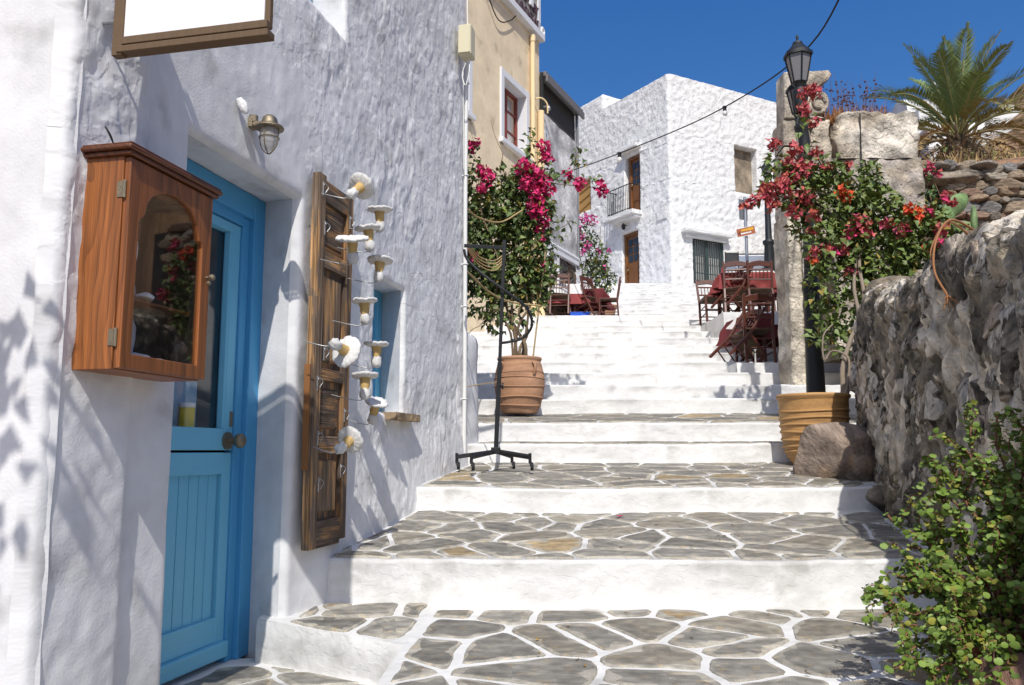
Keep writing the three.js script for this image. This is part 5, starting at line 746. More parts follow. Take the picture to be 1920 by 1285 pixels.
// ---------- tavern chairs and tables ----------
function makeChair(name, label, group) {                                  // origin on the floor under the seat; faces +z
  const c = thing(name, label, 'chair', V(0, 0, 0), 0, group), m = M.chair;
  for (const s of [-1, 1]) obj('leg', [beam(V(s * .185, 0, -.21), V(s * .185, .45, -.18), .036, .036, .006), beam(V(s * .185, .44, -.18), V(s * .19, .90, -.255), .036, .034, .006)], m, c);
  for (const s of [-1, 1]) obj('leg', beam(V(s * .195, 0, .185), V(s * .19, .455, .18), .036, .036, .006), m, c);
  obj('seat', [box(.41, .022, .40, 0, .452, 0, .009)], M.chairSeat, c); obj('seat_frame', [box(.42, .03, .03, 0, .447, .185, .006), box(.40, .03, .03, 0, .447, -.175, .006), box(.03, .03, .34, .195, .447, 0, .006), box(.03, .03, .34, -.195, .447, 0, .006)], m, c);
  const zb = (y) => -.18 - (y - .44) * .163; const crest = [[-.18, .81], [-.18, .87], [-.12, .895], [0, .915], [.12, .895], [.18, .87], [.18, .81], [0, .83]];
  obj('top_rail', extrude(crest, .016, .004).rotateX(-.161).translate(0, -.0, zb(.86) + .137), m, c);
  for (const y of [.755, .60]) obj('back_rail', box(.35, .026, .018, 0, y, zb(y), .004), m, c);
  for (let k = 0; k < 5; k++) obj('spindle', bar(V(-.12 + k * .06, .60, zb(.6)), V(-.12 + k * .06, .755, zb(.755)), .008), m, c);
  for (const [a, b] of [[[-.185, .16, -.2], [-.195, .16, .185]], [[.185, .16, -.2], [.195, .16, .185]], [[-.185, .29, -.19], [-.195, .29, .185]], [[.185, .29, -.19], [.195, .29, .185]], [[-.195, .22, .185], [.195, .22, .185]], [[-.195, .33, .185], [.195, .33, .185]], [[-.185, .20, -.195], [.185, .20, -.195]], [[-.185, .32, -.19], [.185, .32, -.19]]]) obj('stretcher', bar(V(...a), V(...b), .010), m, c);
  return c;
}
const chair0 = makeChair('tavern_chair', '', null); let chairs = 0;
function chair(label, x, h, z, face, tilt = 0, roll = 0, group) {         // face: heading in degrees from the view direction, clockwise; tilt: tipped forward
  const c = chairs++ ? chair0.clone() : chair0; if (c !== chair0) { c.name = numbered('tavern_chair'); scene.add(c); }
  c.position.copy(P(x, h, z)); c.rotation.set(THREE.MathUtils.degToRad(tilt), Math.PI + A - THREE.MathUtils.degToRad(face), THREE.MathUtils.degToRad(roll), 'YXZ');
  c.userData = { label, category: 'chair', group }; return c;
}
const GL = 'tavern chairs leant on the tables on the left', GR = 'tavern chairs leant on the tables on the right';
function table(label, x, h, z, turn, mat) { const t = thing('tavern_table', label, 'table', P(x, h, z), A + turn); obj('tabletop', box(.78, .03, .78, 0, .735, 0, .006), M.chair, t); for (const a of [-1, 1]) for (const b of [-1, 1]) obj('leg', beam(V(a * .34, 0, b * .34), V(a * .34, .72, b * .34), .05, .05, .005), M.chair, t); return t; }
function cloth(name, label, x, h, z, turn, half, over, mat, seed, lift = .756, flutter = 1) {
  const L = half + over, g = gridGeo(56, 56, (i, j) => { const a = lerp(-L, L, i), b = lerp(-L, L, j), oa = Math.max(0, Math.abs(a) - half), ob = Math.max(0, Math.abs(b) - half), d = Math.hypot(oa, ob); const fold = Math.sin((Math.abs(a) > Math.abs(b) ? b : a) * 15 + seed) * .035 * flutter * Math.min(1, d * 5) + .03 * noise(a * 4, b * 4, seed) * Math.min(1, d * 4) * flutter;
    const sx = Math.sign(a) * (Math.min(Math.abs(a), half) + .012 + oa * .16 + (oa ? fold : 0)), sz = Math.sign(b) * (Math.min(Math.abs(b), half) + .012 + ob * .16 + (ob ? fold : 0)); const both = Math.min(oa, ob);
    return [sx + Math.sign(a) * both * .25, lift - Math.max(oa, ob) * .97 + .004 * noise(a * 9, b * 9, seed) + .05 * flutter * both, sz + Math.sign(b) * both * .25, a, b]; });
  const o = obj(name, g, mat); o.position.copy(P(x, h, z)); o.rotation.y = A + turn; return tag(o, label, 'tablecloth');
}
// left group
table('small wooden table with the pink red cloth beside the stone-based building', .92, 3.60, 17.35, .15);
cloth('tablecloth', 'faded pink red cloth hanging over the left tavern table', .92, 3.60, 17.35, .15, .40, .42, M.pinkRed, 2);
table('wooden table with the dark red cloth behind the tilted chairs on the left', 1.62, 3.60, 17.8, -.2);
cloth('tablecloth', 'dark red cloth over the table between the tilted chair and the flowering bush', 1.62, 3.60, 17.8, -.2, .40, .35, M.red, 5);
cloth('lace_cloth', 'white lace cloth hanging beside the tilted chair on the left', .98, 3.61, 17.33, .15, .38, .22, M.lace, 9, .768, .7);
chair('reddish tavern chair tipped against the pink red cloth on the left', .98, 3.62, 16.78, 8, 17, 0, GL);
chair('tavern chair tipped forward over the dark red cloth on the left', 1.64, 3.62, 17.0, -48, 24, 0, GL);
chair('upright tavern chair at the right end of the left group, seen from the side', 2.02, 3.62, 17.15, -82, 0, 0, GL);
chair('tavern chair half hidden behind the leaves of the left bougainvillea', .32, 3.60, 17.2, 70, 0, 0, GL);
{ const b = thing('blue_crate', 'bright blue plastic crate on the ground under the left tavern tables', 'crate', P(1.40, 3.60, 17.05), A); const m = std([.01, .09, .55], .45);
  for (const s of [-1, 1]) { obj('side', box(.40, .16, .012, 0, .08, s * .14, .004), m, b); obj('end', box(.012, .16, .27, s * .195, .08, 0, .004), m, b); obj('rim', box(.43, .02, .02, 0, .165, s * .145, .004), m, b); } obj('base', box(.38, .012, .26, 0, .01, 0), m, b); }
// right group
table('wooden tavern table under the dark red cloth on the lower right terrace', 3.55, 2.03, 11.5, .1);
cloth('tablecloth', 'dark red cloth on the lower table behind the upright chair on the right', 3.55, 2.03, 11.5, .1, .40, .36, M.red, 3, .756, .5);
cloth('lace_cloth', 'white lace-edged cloth over the lower table beside the plastered post', 3.62, 2.04, 11.5, .8, .34, .2, M.lace, 4, .77, .8);
table('wooden tavern table with red cloth nearest the stair edge on the upper right terrace', 3.86, 3.07, 13.7, -.1);
cloth('tablecloth', 'red cloth blown over the edge of the upper right tavern table', 3.86, 3.07, 13.7, -.1, .40, .30, M.pinkRed, 7, .756, 2.2);
cloth('lace_cloth', 'white cloth under the chair backs on the upper right table', 3.92, 3.08, 13.7, -.1, .37, .12, M.lace, 8, .77, .6);
table('wooden tavern table close behind the plastered post on the upper right terrace', 4.2, 3.07, 14.3, 0);
cloth('tablecloth', 'dark red cloth on the table close behind the plastered post', 4.2, 3.07, 14.3, 0, .40, .25, M.red, 11);
chair('upright tavern chair seen from behind on the lower right terrace', 3.18, 2.04, 10.78, -2, 4, 0, GR);
chair('tavern chair tipped far over with its legs sticking out across the steps', 2.78, 1.99, 10.62, 62, 47, 0, GR);
chair('tavern chair tipped over on the upper right terrace, crossing the chair backs behind', 3.42, 3.07, 13.05, 62, 42, 0, GR);
chair('tavern chair with its back rest towards the steps at the upper red cloth', 3.92, 3.0, 13.0, 0, 10, 0, GR);
chair('tavern chair with curved back facing the street at the far upper right table', 3.62, 3.05, 13.2, 12, 14, 0, GR);
chair('upright tavern chair at the left edge of the upper right terrace', 3.48, 3.08, 14.1, 175, -8, 0, GR);
// water tap
{ const t = thing('water_tap', 'small pipe with a brass tap at the edge of the right terrace', 'tap', P(3.04, 2.03, 10.33), A); obj('pipe', bar(V(0, -.05, 0), V(0, .17, 0), .010), M.plastic, t); obj('tap', [bar(V(0, .13, 0), V(-.04, .125, .05), .011), bar(V(-.035, .125, .045), V(-.04, .09, .055), .010), ball(.016, 0, .135, 0)], M.brass, t); obj('tap_handle', box(.05, .008, .012, 0, .165, .0, .003), M.steel, t); }

{ const f = thing('fallen_flower', 'single fallen magenta flower lying on the second paved step', 'flower', P(.66, .53, 5.2), .4), F = Leaves(), r = rng(5); florets([[0, .015, 0, .008]], r, 2500, .03, [[.58, .02, .14]], F); for (let k = 0; k < 3; k++) F.leaf(V(0, .006, 0), V(Math.cos(k * 2.1), .35, Math.sin(k * 2.1)).normalize(), V(0, 1, 0), .035, .03, [.6, .02, .15], .2); obj('bracts', F.geo(), M.petal, f); }
// ---------- clothes rack on wheels ----------
{
  const r = thing('display_rack', 'black metal display rack on castors with a curved arm in front of the left pot', 'rack', P(-.12, .80, 6.22), A), m = M.blackIron;
  obj('pole', [beam(V(0, .12, 0), V(.028, .80, 0), .034, .034, .003), beam(V(.028, .80, 0), V(.062, 1.74, 0), .026, .026, .003)], m, r); obj('hub', box(.07, .05, .07, 0, .14, 0, .006), m, r);
  const arm = (x, z) => { obj('leg', beam(V(0, .135, 0), V(x, .095, z), .03, .026, .003), m, r); const g = new THREE.Group(); g.name = numbered('castor'); r.add(g); obj('post', cyl(.012, .012, .075, x, .085, z, 10), m, g); obj('fork', box(.022, .03, .04, x + .008, .045, z + .01, .004), m, g); obj('wheel', new THREE.CylinderGeometry(.027, .027, .022, 20).rotateZ(Math.PI / 2).translate(x + .014, .027, z + .02), M.dark, g); };
  arm(-.29, -.02); arm(-.17, .22); arm(.25, .16); arm(.12, -.22);
  obj('top_arm', beam(V(.06, 1.68, 0), V(-.245, 1.69, .03), .026, .026, .003), m, r);
  const sp = [V(-.245, 1.66, .03), V(-.23, 1.60, .03), V(-.14, 1.50, .04), V(-.02, 1.40, .05), V(.12, 1.30, .04), V(.24, 1.20, 0), V(.27, 1.08, -.03), V(.20, .99, -.05), V(.10, .96, -.04), V(.035, .945, 0)], c = new THREE.CatmullRomCurve3(sp);
  obj('curved_arm', tube(sp, .0105, 70, 8), m, r); for (let k = 0; k < 9; k++) { const p = c.getPointAt(.55 + k * .045); obj('peg', ball(.013, p.x, p.y + .008, p.z, 8), m, r); }
  obj('knob', [bar(V(.01, .62, .0), V(.045, .62, .02), .008), new THREE.CylinderGeometry(.024, .024, .014, 16).rotateZ(Math.PI / 2).translate(.05, .62, .02)], m, r);
}
// ---------- string of bulbs across the street ----------
{
  const w = thing('string_lights', 'black cable with three white bulbs strung across the street', 'string lights', V(0, 0, 0)), pts = [P(.55, 6.57, 17), P(1.88, 6.1, 14), P(2.945, 5.66, 11.0), P(3.38, 5.52, 9.1), P(3.40, 5.60, 8.1), P(3.3, 6.2, 6.4)], c = new THREE.CatmullRomCurve3(pts);
  obj('cable', new THREE.TubeGeometry(c, 60, .010, 6), M.dark, w);
  for (const [x, h, z] of [[1.88, 6.1, 14], [2.945, 5.66, 11.0], [3.38, 5.52, 9.1]]) { const q = P(x, h, z), b = new THREE.Group(); b.name = numbered('bulb_fitting'); b.position.copy(q); w.add(b); const s = z / 11; obj('socket', [cyl(.022 * s, .026 * s, .06 * s, 0, -.03 * s, 0, 12), cyl(.03 * s, .03 * s, .02 * s, 0, .0, 0, 12)], M.dark, b); obj('bulb', lathe([[.001, -.13], [.022, -.122], [.034, -.10], [.032, -.08], [.02, -.055]].map(([r, y]) => [r * s, y * s]), 20), M.plastic, b); }
}
// ---------- things up on the little square ----------
{
  const s = thing('sign_post', 'grey steel post with a brown direction sign and a blank square plate seen from behind', 'road sign', P(6.93, 5.7, 24), A); obj('post', cyl(.045, .045, 2.75, 0, 1.35, 0, 12), M.steel, s);
  obj('plate', box(.34, .62, .02, -.02, 2.35, -.06, .004).rotateY(.55), M.steel, s);
  const brown = std([.36, .10, .035], .5), sg = new THREE.Group(); sg.name = numbered('direction_sign'); sg.position.set(-.02, 1.66, .07); sg.rotation.set(0, -.35, .14); s.add(sg); obj('panel', box(.52, .25, .02, 0, 0, 0, .004), brown, sg);
  obj('border', [box(.53, .012, .024, 0, .126, 0), box(.53, .012, .024, 0, -.126, 0)], M.white, sg);
  const yl = std([.75, .42, .02], .6), line = (x0, x1, y, h, m, seed) => { const r = rng(seed), L = []; for (let x = x0; x < x1;) { const w = .018 + r() * .016; L.push(box(w, h * (.7 + r() * .5), .004, x + w / 2, y, .0125)); x += w + .006; } return obj('lettering', L, m, sg); };
  line(-.13, .22, .05, .07, yl, 3); line(-.15, .15, -.045, .045, M.white, 5); obj('arrow', [beam(V(-.22, -.02, .012), V(-.16, .03, .012), .02, .004), beam(V(-.22, -.02, .012), V(-.16, -.06, .012), .02, .004)], M.dark, sg);
  const l = thing('street_lamp', 'dark fluted lamp post standing beside the parked silver pickup', 'street lamp', P(6.96, 5.2, 22), A); obj('post', lathe([[.19, 0], [.19, .15], [.16, .2], [.14, .7], [.11, 1.25], [.16, 1.30], [.16, 1.38], [.09, 1.42], [.075, 2.2], [.06, 3.1]], 20), M.lampIron, l); for (let k = 0; k < 12; k++) { const a = k / 12 * 6.283; obj('flute', bar(V(.165 * Math.cos(a), .2, .165 * Math.sin(a)), V(.115 * Math.cos(a), 1.25, .115 * Math.sin(a)), .014, .010, 5), M.lampIron, l); } lantern(0, 3.18, 0, .8, l);
  // silver pickup, side on
  const c = thing('pickup_truck', 'silver pickup truck parked in front of the white corner house', 'pickup', P(7.38, 6.24, 27), A), sil = std([.42, .45, .50], .28, { metalness: .55 }), W = 1.7;
  // local x: from the tail towards the cab, z towards the viewer
  const side = [[0, .52], [.02, 1.0], [.05, 1.12], [1.95, 1.14], [2.1, 1.62], [2.35, 1.68], [3.3, 1.66], [3.9, 1.18], [4.9, 1.05], [5.05, .9], [5.05, .5], [4.65, .48]]; for (let k = 1; k < 8; k++) { const a = k / 8 * Math.PI; side.push([4.25 + .4 * Math.cos(a), .48 + .36 * Math.sin(a)]); } side.push([3.85, .48], [1.62, .48]); for (let k = 1; k < 8; k++) { const a = k / 8 * Math.PI; side.push([1.22 + .4 * Math.cos(a), .48 + .36 * Math.sin(a)]); } side.push([.82, .48]);
  const bed = [[.12, .7], [1.9, .7], [1.9, 1.3], [.12, 1.3]];
  obj('body', extrude(side, .07, .02).translate(0, 0, -.05), sil, c); obj('body', extrude(side, .07, .02).translate(0, 0, -W), sil, c); obj('bed_floor', box(1.9, .06, W - .1, 1.0, .68, -W / 2), M.dark, c); obj('tailgate', box(.06, .55, W - .12, .05, .82, -W / 2, .015), sil, c); obj('cab', box(1.25, .9, W - .12, 2.65, 1.2, -W / 2, .08), sil, c); obj('bonnet', box(1.2, .45, W - .12, 4.4, .85, -W / 2, .05), sil, c);
  obj('side_crease', box(2.0, .02, .02, 1.05, .88, .045, .006), sil, c); obj('bed_rail', [bar(V(.06, 1.17, .0), V(1.9, 1.18, .0), .022), bar(V(.06, 1.17, -W), V(1.9, 1.18, -W), .022)], M.dark, c);
  obj('tail_light', box(.07, .32, .10, .025, .92, .0, .015), std([.45, .02, .02], .3), c); obj('tail_light', box(.07, .32, .10, .025, .92, -W + .02, .015), std([.45, .02, .02], .3), c); obj('bumper', box(.10, .14, W, -.03, .5, -W / 2, .03), M.steel, c); obj('side_window', box(.85, .36, .02, 2.75, 1.42, .03, .01), std([.02, .025, .03], .08), c);
  for (const [x, z] of [[1.22, -.06], [4.25, -.06], [1.22, -W + .1], [4.25, -W + .1]]) { const wl = new THREE.Group(); wl.name = numbered('wheel'); wl.position.set(x, .34, z); c.add(wl); obj('tyre', new THREE.TorusGeometry(.25, .10, 12, 28), M.dark, wl); obj('rim', new THREE.CylinderGeometry(.19, .19, .12, 20).rotateX(Math.PI / 2), M.steel, wl); }
  // dark barrier beside the pickup
  const b = thing('folding_barrier', 'small dark mesh screen standing left of the silver pickup', 'screen', P(7.02, 6.35, 26.0), A); obj('mesh_panel', [box(.42, .34, .02, 0, .70, 0), beam(V(-.21, .87, 0), V(.2, .78, 0), .02, .02)], std([.03, .032, .035], .7), b); for (const x of [-.21, .21]) obj('post', box(.03, .9, .03, x, .45, .012, .004), M.blackIron, b);
}

// ---------- behind the garden wall: dry-stone terrace, bank, palm, far white houses ----------
{
  const d = thing('dry_stone_wall', 'sunlit dry-stone terrace wall of brown and grey stones below the palm', 'wall', P(0, 0, 12), A), r = rng(71);
  obj('backing', box(5.2, 3.2, .3, 7.2, 3.55, -.32), std([.03, .025, .02], 1), d);  // near-black, so the shade in gaps between the stones is in its colour
  let y = 3.05, n = 0; const shapes = [...Array(8).keys()].map((k) => rockGeo(1, 1, 1, 120 + k, 3, .20, [[1, wig(r, .3), wig(r, .2), .86], [-1, wig(r, .3), wig(r, .2), .86], [wig(r, .2), 1, wig(r, .2), .80], [wig(r, .2), -1, wig(r, .2), .80], [wig(r, .3), wig(r, .3), 1, .72], [.7, .6, .5, .95 + r() * .2], [-.7, .6, .4, .95 + r() * .2], [.6, -.7, .3, 1 + r() * .15]]));
  const tones = [[.58, .46, .34], [.46, .42, .37], [.64, .48, .34], [.40, .39, .39], [.60, .54, .45], [.50, .34, .26], [.68, .57, .43]].map((c) => std(c, .95, { map: T.blotch, bumpMap: T.grit, bumpScale: .008 }));
  while (y < 5.1) { const h = .085 + r() * .09; for (let x = 5.05 + r() * .1; x < 9.0;) { const w = h * (1.1 + r() * 2.4), cx = x + w / 2; const hole = cx > 6.17 && cx < 6.52 && y > 4.25 && y < 4.86; if (!hole && n < 300 && (x < 7.9 || n < 240)) { const m = new THREE.Mesh(shapes[Math.floor(r() * 8)], tones[Math.floor(r() * 7)]); m.name = numbered('stone'); m.castShadow = m.receiveShadow = true; m.position.set(cx + wig(r, .01), y + h / 2 + wig(r, .015), -.06 + wig(r, .05)); m.scale.set(w * .56, h * .58, .15); m.rotation.set(wig(r, .2), wig(r, .3), wig(r, .12)); d.add(m); n++; } x += w + .012; } y += h * .92; }
  obj('lintel', paint(rockGeo(.42, .10, .22, 212, 4, .3), () => [.36, .31, .25]).translate(6.5, 4.95, .05), M.rock, d);
  for (const [x, yy, a, b, s] of [[5.75, 5.12, .22, .07, 5], [6.35, 5.14, .20, .06, 6], [7.0, 5.15, .22, .08, 8], [7.7, 5.17, .2, .08, 9], [5.32, 4.98, .16, .08, 10], [6.0, 5.0, .18, .07, 14], [5.3, 3.5, .25, .2, 11], [5.55, 3.3, .3, .2, 12]]) obj('stone', paint(rockGeo(a, b, .22, s + 240, 3, .35), () => s % 2 ? [.36, .29, .22] : [.30, .27, .24]).translate(x, yy, .0), M.rock, d);
}
{ // rough edge of the bank: earth with tufts
  const t = new THREE.Group(); t.name = 'dry_grass'; t.userData.kind = 'stuff'; scene.add(t); Object.assign(t.userData, { label: 'dry straw-coloured grass on the bank below the palm' });
  const r = rng(81), L = Leaves(); for (let i = 0; i < 9000; i++) { const x = 5 + r() * 7, z = 12.4 + Math.pow(r(), 1.3) * 13, p = P(x, 0, z); if (p.x < 6.2 && p.z < -17 || fbm(p.x * .8, p.z * .8, 3, 3) < -.02 + .25 * smooth(16, 12.5, z)) continue; p.y = landH(p.x, -p.z) - .02; const k = .6 + r() * .7; L.leaf(p, V(wig(r, .6), 1, wig(r, .6)).normalize(), rdir(r), .10 + r() * .22, .022, r() < .2 ? [.17 * k, .16 * k, .05 * k] : [.34 * k, .22 * k, .09 * k], .1); }
  obj('blades', L.geo(), M.leaf, t).userData.kind = 'stuff';
  for (const [i, [x, z, s]] of [[7.15, 13.2, .30], [8.3, 14.0, .36], [8.9, 13.3, .25], [6.7, 14.5, .28]].entries()) { const p = P(x, 0, z); p.y = landH(p.x, -p.z) + .03; const b = thing('dry_shrub', ['small dark brown dry shrub on the bank above the dry-stone wall', 'larger dry shrub on the bank near the right frame edge', 'low dry shrub at the lip of the dry-stone wall on the far right', 'small dry shrub on the bank under the palm'][i], 'shrub', p), F = Leaves(); foliage([[0, s * .4, 0, s, s * .6, s]], r, 2600, .06, [.10, .065, .03], F); obj('leaves', F.geo(), M.leaf, b).userData.kind = 'stuff'; for (let k = 0; k < 7; k++) obj('twig', bar(V(0, -.05, 0), V(wig(r, s), s * (.5 + r() * .5), wig(r, s)), .006, .003, 5), M.twig, b); }
}
{ // palm
  const o = P(12.42, 8.95, 22.2), p = thing('palm_tree', 'date palm with arching fronds on the bank against the blue sky', 'palm tree', o, A), r = rng(91);
  obj('trunk', roughen(lathe([[.34, -.6], [.40, -.1], [.42, .25], [.32, .55], [.12, .75], [.001, .8]], 24), .06, 4), std([.14, .10, .065], 1, { bumpMap: T.grit, bumpScale: .03 }), p);
  for (let k = 0; k < 26; k++) { const a = k * 2.4, y = .0 + (k % 5) * .13; obj('leaf_base', bar(V(.36 * Math.cos(a), y, .36 * Math.sin(a)), V(.55 * Math.cos(a), y + .28, .55 * Math.sin(a)), .05, .03, 6), std([.20, .14, .08], 1), p); }
  const green = [.155, .215, .075], dry = [.44, .29, .12], N = 42;
  for (let k = 0; k < N; k++) {
    const az = k * 2.39996 + wig(r, .25), t = k / N, el = lerp(1.42, -.22, Math.pow(t, 1.15)) + wig(r, .1), len = (el > 1.1 ? 2.7 : 3.0) * (.88 + r() * .25), old = t > .80 ? 1 : t > .6 ? .45 : 0, d = V(Math.cos(az) * Math.cos(el), Math.sin(el), Math.sin(az) * Math.cos(el)), pts = [], n = 12; let q = V(d.x * .15, .55 + .2 * (1 - t), d.z * .15), dir = d.clone();
    for (let i = 0; i <= n; i++) { pts.push(q.clone()); q = q.clone().addScaledVector(dir, len / n); dir.y -= (.045 + .035 * Math.cos(el)) * (1 + i * .09); dir.normalize(); }
    const f = new THREE.Group(); f.name = numbered('frond'); p.add(f); const c = new THREE.CatmullRomCurve3(pts), L = Leaves(), tone = [0, 1, 2].map((i) => lerp(green[i], dry[i], clamp(old + wig(r, .12))));
    obj('rachis', taper(pts, .032, .006, 24, 5), std(old > .5 ? [.34, .24, .12] : [.30, .27, .10], .7), f);
    for (let i = 0; i < 74; i++) { const s = .16 + .84 * i / 74, pt = c.getPointAt(s), tg = c.getTangentAt(s), sd = V(0, 0, 0).crossVectors(tg, V(0, 1, 0)).normalize(), up = V(0, 0, 0).crossVectors(sd, tg), l = (.50 * Math.pow(Math.sin(Math.min(1, .12 + s * .95) * Math.PI), .5) + .08) * (.85 + r() * .3), kk = .75 + r() * .55;
      for (const e of [-1, 1]) L.leaf(pt, sd.clone().multiplyScalar(e * .72).addScaledVector(tg, .75).addScaledVector(up, .34 + wig(r, .16)).normalize(), up, l, .034, tone.map((x) => x * kk), .3); }
    obj('leaflets', L.geo(), M.leaf, f).userData.kind = 'stuff';
  }
}
{ // dry flower stalks on top of the ruined wall
  const t = thing('dry_stalks', 'tall dry brown seed stalks and reddish grass growing on top of the ruined wall', 'dry plant', P(4.12, 4.90, 9.85), A), r = rng(101), G = Leaves();
  for (let k = 0; k < 75; k++) { const b = V(wig(r, .40), 0, wig(r, .22)), h = .30 + r() * .36, e = V(b.x * 1.25 + wig(r, .10), h, b.z + wig(r, .1)); obj('stalk', taper([b, b.clone().lerp(e, .5).add(V(wig(r, .02), 0, 0)), e], .0028, .0015, 6, 4), M.dryStalk ??= std([.16, .085, .07], .9), t); for (let j = 0; j < 2; j++) { const p = b.clone().lerp(e, .6 + .4 * j * r() + .2 * r() * (1 - j)).add(j ? V(wig(r, .05), .01, wig(r, .03)) : V(0, 0, 0)); obj('seed_head', new THREE.IcosahedronGeometry(.010 + r() * .007, 0).translate(p.x, p.y, p.z), M.seed ??= std([.10, .05, .065], 1), t); } }
  for (let i = 0; i < 1700; i++) { const k = .6 + r() * .7; G.leaf(V(wig(r, .46), -.05, wig(r, .25)), V(wig(r, .4), 1, wig(r, .4)).normalize(), rdir(r), .10 + r() * .20, .012, [.34 * k, .15 * k, .05 * k], .1); } obj('grass', G.geo(), M.leaf, t).userData.kind = 'stuff';
}
{ // prickly pear behind the garden wall, cane and broken plank
  const t = thing('prickly_pear', 'green prickly pear with three pads behind the garden wall', 'cactus', P(4.55, 2.9, 8.6), A), m = std([.20, .32, .12], .6, { map: T.blotch });
  const pad = (x, y, z, a, b, rz, ry) => obj('pad', new THREE.SphereGeometry(1, 24, 16).scale(a, b, .035).rotateZ(rz).rotateY(ry).translate(x, y, z), m, t);
  pad(.15, .62, .05, .10, .19, -.9, .2); pad(.04, .43, .1, .105, .16, -.15, .5); pad(-.12, .42, .05, .12, .13, .5, -.5); pad(.05, .18, .05, .12, .2, .1, .2); pad(.42, .5, -.1, .05, .18, -.2, 1.0);
  const c = thing('dry_cane', 'forked orange brown dry cane hanging over the garden wall', 'dry plant', V(1.30, 2.15, -4.75)); obj('cane', taper([V(.35, .06, -.5), V(.1, .05, -.12), V(-.10, -.16, .30), V(-.19, -.38, .58), V(-.19, -.52, .75)], .008, .005, 30), M.twig, c); obj('cane', taper([V(.3, .02, -.45), V(.06, .02, -.05), V(-.12, -.2, .28), V(-.185, -.36, .55)], .006, .004, 30), M.twig, c);
  const r = rng(3); for (let k = 0; k < 12; k++) obj('root', bar(V(-.19, -.52, .75), V(-.19 + wig(r, .03), -.56 + wig(r, .03), .79 + wig(r, .06)), .003, .002, 4), M.twig, c);
  const pl = obj('broken_plank', box(.40, .045, .10, 0, 0, 0, .006), M.oldWood); pl.position.copy(P(4.38, 3.12, 8.5)); pl.rotation.set(.3, A, -.55); tag(pl, 'grey broken plank lying among the stones behind the garden wall', 'plank');
  const bush = thing('wall_creeper', 'leafy green creeper with coral flowers climbing beside the plastered ruin', 'creeper', P(4.95, 3.2, 9.6), A), L = Leaves(), F = Leaves(), q = rng(7);
  foliage([[.02, .55, 0, .15, .3, .15], [.1, .2, 0, .2, .22, .15], [-.05, 1.02, 0, .12, .12, .1, .6], [.12, .0, .1, .2, .12, .12]], q, 8200, .065, [.06, .11, .03], L); florets([[.1, .18, .1, .08], [.0, .15, .12, .07], [.18, .12, .1, .06], [.05, 1.1, 0, .07], [.13, 1.02, 0, .06], [-.02, 1.05, 0, .05]], q, 2600, .035, [[.46, .08, .08], [.5, .05, .13]], F); obj('leaves', L.geo(), M.leaf, bush).userData.kind = 'stuff'; obj('flowers', F.geo(), M.petal, bush).userData.kind = 'stuff'; for (let k = 0; k < 3; k++) obj('stem', stemBetween(V(.1 * k, -.5, 0), V(-.1 + .1 * k, .9, 0), q, .012, .005, .05), M.stem, bush);
}
{ // flowering bush below the corner house
  const t = thing('bougainvillea', 'pale bushy bougainvillea with violet pink flowers beside the grey building', 'bougainvillea', P(1.95, 4.45, 20), A), r = rng(111), L = Leaves(), F = Leaves();
  foliage([[0, 1.2, 0, .35, .55, .3], [.15, .75, 0, .35, .4, .3], [-.12, 1.75, 0, .28, .35, .25], [.25, 1.15, 0, .22, .4, .25], [.35, .6, 0, .25, .3, .25]], r, 2600, .10, [.10, .14, .055], L);
  florets([[-.2, 2.15, .1, .16], [.0, 2.1, .1, .16], [-.3, 1.9, .1, .12], [-.25, 1.65, .15, .12], [-.1, 1.45, .2, .12], [-.2, 1.3, .2, .1], [.15, 1.3, .2, .07], [.3, .9, .2, .05], [.42, 1.35, .1, .06]], r, 900, .055, [[.62, .10, .34], [.5, .06, .22]], F);
  obj('leaves', L.geo(), M.leaf, t).userData.kind = 'stuff'; obj('flowers', F.geo(), M.petal, t).userData.kind = 'stuff'; for (let k = 0; k < 6; k++) obj('stem', stemBetween(V(wig(r, .1), -.6, 0), V(wig(r, .4), 1.6 + wig(r, .4), wig(r, .2)), r, .02, .006, .08), M.stem, t);
  const pot2 = thing('clay_pot', 'distant clay pot at the foot of the violet pink bougainvillea', 'pot', P(2.25, 3.9, 19.6), A); obj('body', lathe([[.001, 0], [.16, 0], [.24, .42], [.26, .43], [.26, .48], [.22, .48], [.2, .4], [.001, .4]], 24), M.clay, pot2); obj('soil', lathe([[.001, .42], [.2, .41]], 16), M.soil, pot2);
}
{ // a few dry leaves blown onto the paving
  const L = Leaves(), r = rng(131), f = new THREE.Group(); f.name = 'fallen_leaves'; scene.add(f); f.userData = { kind: 'stuff', label: 'scattered small dry leaves lying on the paving and steps' };
  for (let i = 0; i < 26; i++) { const z = 2.6 + r() * 1.4, x = lerp(-.2, XR(z) - .05, Math.pow(r(), .6)), k = .6 + r() * .6, p = P(x, P0.ht + .055 * (z - P0.z) + .012, z); L.leaf(p, V(wig(r, 1), .12, wig(r, 1)).normalize(), V(wig(r, .3), 1, wig(r, .3)).normalize(), .014 + r() * .016, .012, r() < .4 ? [.40 * k, .24 * k, .04 * k] : [.12 * k, .06 * k, .03 * k], .3); }
  for (const st of [0, 1]) for (let i = 0; i < 14; i++) { const s = steps[st], x = lerp(-.6, XR(s.z) - .1, r()), z = zFront(s, x) + .05 + r() * 1.1, k = .6 + r() * .6, p = P(x, treadH(s, x, z) + .012, z); L.leaf(p, V(wig(r, 1), .12, wig(r, 1)).normalize(), V(wig(r, .3), 1, wig(r, .3)).normalize(), .014 + r() * .014, .012, [.16 * k, .08 * k, .035 * k], .3); }
  obj('leaves', L.geo(), M.leaf, f).userData.kind = 'stuff';
}
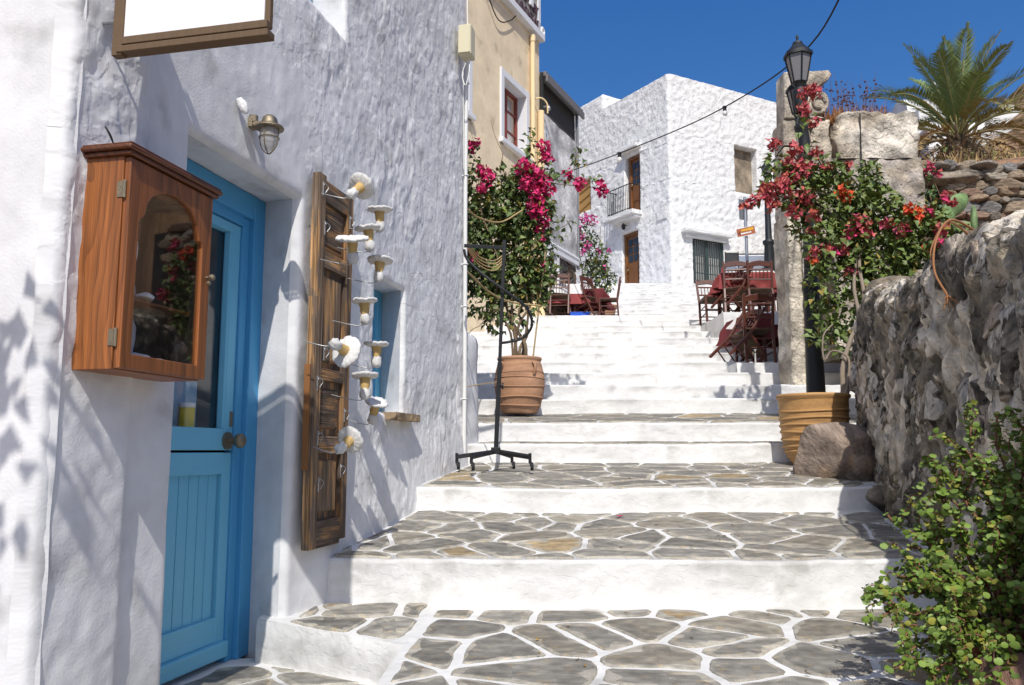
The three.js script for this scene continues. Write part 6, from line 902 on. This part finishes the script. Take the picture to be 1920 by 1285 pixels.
// far white houses on the hill
function farHouse(label, x, h, z, parts, windows, dome) { const t = thing('hill_house', label, 'house', P(x, h, z), A); for (const [w, hh, d, a, b, c] of parts) obj('wall', box(w, hh, d, a, b + hh / 2, c, .12), M.farWhite, t); for (const [a, b, c] of windows) obj('window', box(.5, .7, .06, a, b, c, .02), M.dark, t); if (dome) { obj('barrel_roof', new THREE.CylinderGeometry(1.7, 1.7, 4.6, 24, 1, false, 0, Math.PI).rotateX(Math.PI / 2).rotateZ(Math.PI / 2).rotateY(Math.PI / 2).translate(...dome), M.farWhite, t); obj('cross', [box(.14, .9, .14, dome[0], dome[1] + 2.1, 2.0), box(.5, .14, .13, dome[0], dome[1] + 2.2, 2.0)], M.farWhite, t); } return t; }
farHouse('far white chapel with a rounded roof and a small cross left of the palm', 36.3, 26.0, 70, [[3.3, 4.0, 4.6, 0, 0, 0], [1.7, 3.0, 3, -1.9, -.4, .8]], [[.4, 2.6, 2.33], [-.5, 1.4, 2.33]], [0, 3.8, 0]);
farHouse('far white flat house just right of the chapel on the hill', 39.6, 25.6, 71, [[4.2, 3.4, 4, 0, 0, 0], [2.0, 1.0, 2.5, 1.0, 3.4, -.3]], [[-.8, 1.6, 2.03], [.9, 1.7, 2.03]]);
farHouse('low sunlit white house below the chapel behind the palm fronds', 36.8, 23.0, 66, [[7.4, 3.6, 5, 0, 0, 0], [3.4, .8, 3, 1.6, 3.6, 0]], []);
farHouse('tiny white house on the brown hillside at the right frame edge', 41.6, 27.2, 68, [[3.2, 2.0, 3, 0, 0, 0], [1.4, .7, 2, .3, 2.0, 0]], [[.4, .7, 1.53]]);
// ---------- an unseen vine, out of view on the left, placed to dapple the house corner ----------
{
  const t = thing('unseen_vine', 'unseen leafy vine out of view whose shadow dapples the near corner of the white house', 'vine', V(-2.0, -.62, -.35)), r = rng(121), L = Leaves();
  foliage([[.30, 2.9, 0, .20, .25, .25, .8], [.42, 2.55, .1, .16, .2, .2, .7], [.15, 2.3, .2, .2, .25, .2, .7], [.1, 1.8, .3, .25, .3, .25, .8], [.05, 1.2, .35, .25, .35, .25, .8], [.40, 3.3, -.2, .25, .2, .3, .7]], r, 3800, .085, [.06, .10, .025], L);
  obj('leaves', L.geo(), M.leaf, t).userData.kind = 'stuff'; for (let k = 0; k < 5; k++) obj('stem', stemBetween(V(wig(r, .1), -.2, .3 + wig(r, .1)), V(.2 + wig(r, .3), 2.6 + r() * .8, wig(r, .25)), r, .018, .006, .12, 7), M.stem, t);
}

renderer.render(scene, camera);
